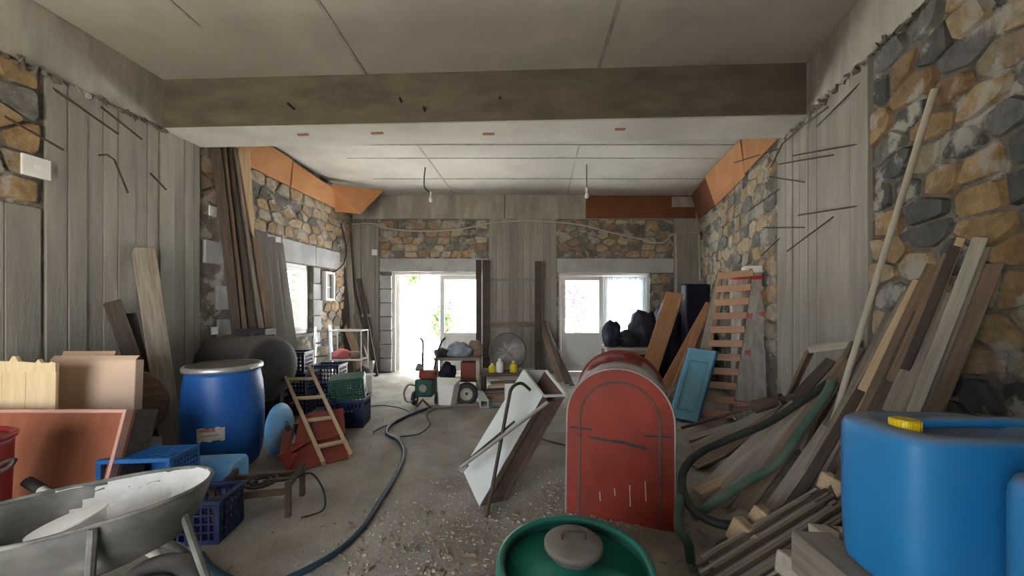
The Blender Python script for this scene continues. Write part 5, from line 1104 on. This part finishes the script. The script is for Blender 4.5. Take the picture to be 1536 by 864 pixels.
# floor hose, cables
hp = [FL(303, 832, .02), FL(316, 850, .02), V((-1.5, 2.0, .02)), V((-1.3, 1.96, .02)), FL(440, 864, .02), FL(505, 828, .02), FL(545, 790, .02), FL(572, 748, .02), FL(594, 712, .02), FL(605, 683, .02), FL(598, 662, .02), FL(580, 651, .02), FL(585, 638, .02), FL(608, 625, .02), FL(640, 613, .02)]
hose('floor_hose', 'dark teal hose snaking across the floor toward the tiller', hp, .018, 'hose')
for pts, lab in (([(548, 612), (570, 608), (600, 612), (615, 620), (600, 632), (575, 640), (560, 648)], 'thin black wire looping near the blue crate'), ([(600, 655), (630, 650), (645, 636), (640, 622), (655, 612)], 'thin black wire curling behind the teal hose'),
                 ([(735, 612), (760, 611), (790, 616)], 'thin wire on the floor beside the metal channel'), ([(800, 655), (825, 662), (850, 668)], 'pale wire on the floor left of the hood')):
    tag(MB().tube(smooth_path([FL(*p, .006) for p in pts], 5), .006, 6).build('floor_wire', 'hose_k', smooth=True), lab, 'wire')
# debris: chips and crumbs, uncountable
def debris(name, label, n, m, zones, rmin, rmax, flat, thin):
    mb = MB(); i = 0
    while i < n:
        x0, x1, y0, y1, pw = random.choice(zones); c = V((rnd(x0, x1), y0+(y1-y0)*random.random()**pw, 0)); r = rmin+(rmax-rmin)*random.random()**3
        a = rnd(0, 6.28); u = V((math.cos(a), math.sin(a), rnd(-.15, .15)))*r; v = V((-math.sin(a), math.cos(a), rnd(-.2, .2)))*r*rnd(*thin); h = r*flat*rnd(.5, 1.3)
        if abs(c.x-.235) < .3 and abs(c.y-1.4) < .3: continue
        p = c+V((0, 0, abs(u.z)+abs(v.z))); o = len(mb.v)
        mb.v += [p-u-v*.6, p+u-v, p+u*.8+v, p-u*.9+v*.8, p-u*.6-v*.4+V((0, 0, h)), p+u*.6-v*.5+V((0, 0, h)), p+u*.5+v*.6+V((0, 0, h*.8)), p-u*.6+v*.5+V((0, 0, h))]
        mb.f += [tuple(q+o for q in f) for f in ((4, 5, 6, 7), (0, 1, 5, 4), (1, 2, 6, 5), (2, 3, 7, 6), (3, 0, 4, 7))]; i += 1
    return tag(mb.build(name, m), label, 'debris', kind='stuff')
zn = [(-1.4, .6, 1.95, 3.2, 1), (-.5, .7, 2.5, 3.6, 1), (-1.6, .5, 2.0, 4.6, 1.3), (.3, 1.2, 2.0, 3.2, 1), (-1.2, 1.2, 1.7, 2.6, 1)]
debris('wood_chip_litter', 'pale wood chips and splinters littering the dusty floor', 1100, 'chip', zn, .004, .026, .25, (.12, .5))
debris('crumb_litter', 'small grey concrete crumbs scattered over the floor', 2400, 'rubble_bits', zn+[(-2.4, 2.5, 3.5, 7, 1)], .003, .013, .8, (.6, 1))
debris('bark_litter', 'brown bark and dirt flakes on the floor before the green barrel', 700, 'w_brown', [(-1.1, .3, 1.9, 2.7, 1), (.1, .8, 2.3, 3.0, 1)], .005, .035, .3, (.2, .6))
# ------------------------------------------------------------------ outside
M['paving'] = mat('pale_paving', (.50, .49, .47), (.58, .57, .54), 2, .9, bump=.1)
M['render'] = mat('white_render', (.74, .73, .71), (.80, .79, .77), 2, .9, bump=.1)
M['leaf'] = mat('green_leaves', (.05, .12, .025), (.09, .18, .04), 3, .6, bump=0)
M['blossom'] = mat('pink_blossom', (.52, .21, .37), (.60, .30, .46), 3, .6, bump=0)
M['curtain'] = thin_mat('pale_blue_curtain', (.62, .74, .82), .35)
tag(MB().box((0, 18, -.2), (60, 19.0, .3)).build('ground', 'paving'), kind='structure'); tag(MB().box((-14, 2, -.25), (18, 13, .3)).build('ground', 'paving'), kind='structure')
M['earth'] = mat('packed_earth', (.20, .17, .13), (.27, .23, .18), 2, .95, bump=.2)
tag(MB().box((0, -11, -.2), (60, 18.3, .3)).build('ground', 'earth'), kind='structure')
def bush(name, label, cat, c, r, h, m, n, stem):
    t = thing(name, label, cat, c); mb = MB()
    for i in range(n):
        d = V((random.gauss(0, 1), random.gauss(0, 1), random.gauss(0, 1))).normalized()*random.random()**.4; p = V((d.x*r[0], d.y*r[1], h+d.z*r[2])); a = V((rnd(-1, 1), rnd(-1, 1), rnd(-1, 1))).normalized(); b = a.orthogonal().normalized()*.045; a = a*.08
        mb.add([p-a, p+b, p+a, p-b], [(0, 1, 2, 3)])
    tag(mb.build('foliage', m, t), kind='stuff')
    for i in range(4): MB().tube([(rnd(-.05, .05), rnd(-.05, .05), 0), (rnd(-.2, .2)*r[0], rnd(-.2, .2)*r[1], h*.6), (rnd(-.6, .6)*r[0], rnd(-.6, .6)*r[1], h)], [.04*stem, .03*stem, .012*stem], 6).build('branch', 'w_brown', t)
bush('blossom_bush', 'pink flowering bush outside the closed glass door', 'bush', (2.0, 11.2, -.05), (.75, .5, .75), 1.75, 'blossom', 1100, 1)
bush('garden_shrub', 'green shrub outside seen through the glazed door leaf', 'shrub', (-2.0, 11.4, -.05), (.45, .4, .6), 1.0, 'leaf', 500, 1)
bush('garden_tree', 'leafy green tree outside above the open doorway', 'tree', (-3.5, 12.2, -.05), (.8, .7, .6), 2.75, 'leaf', 1300, 1.6)
def house():
    t = thing('white_house', 'white house front with a door across the yard, seen through the open doorway', 'house', (-2.6, 15, -.05))
    MB().box((.4, .1, 1.75), (5.5, .2, 3.5)).build('wall', 'render', t)
    MB().box((-.35, -.03, 1.05), (.9, .06, 2.1)).build('door', 'white', t, bevel=.01)
    for x in (-.9, 1.6): MB().box((x, -.02, 1.7), (.5, .05, .7)).build('window', 'dull', t)
    MB().box((-.3, -.4, 2.5), (1.4, .8, .08)).build('porch_slab', 'block', t)
house()
def curtain():
    t = thing('door_curtain', 'pale blue curtain hanging inside the right leaf of the closed door', 'curtain', FBf.p(uB(2.5), .9, .03)); mb = MB(); n = 60; z1 = 2.06
    for i in range(n+1):
        s = i/n; u = mid+.10+s*.80
        for q in range(7):
            k = q/6; z = z1-(z1-.95)*k; uu = u+(.90*0+ (mid+.82-u)*.55*k if s > .45 else (mid+.10-u)*.0*k); mb.v.append(FBf.p(uu, z, -.01+.018*math.sin(s*48)))
    for i in range(n):
        for q in range(6): mb.f.append((i*7+q, i*7+q+1, (i+1)*7+q+1, (i+1)*7+q))
    mb.build('cloth', M['curtain'], t, world=True, smooth=True)
    MB().tube([FBf.p(mid+.07, z1+.01, 0), FBf.p(mid+.92, z1+.01, 0)], .006, 6).build('curtain_wire', 'white', t, world=True)
curtain()
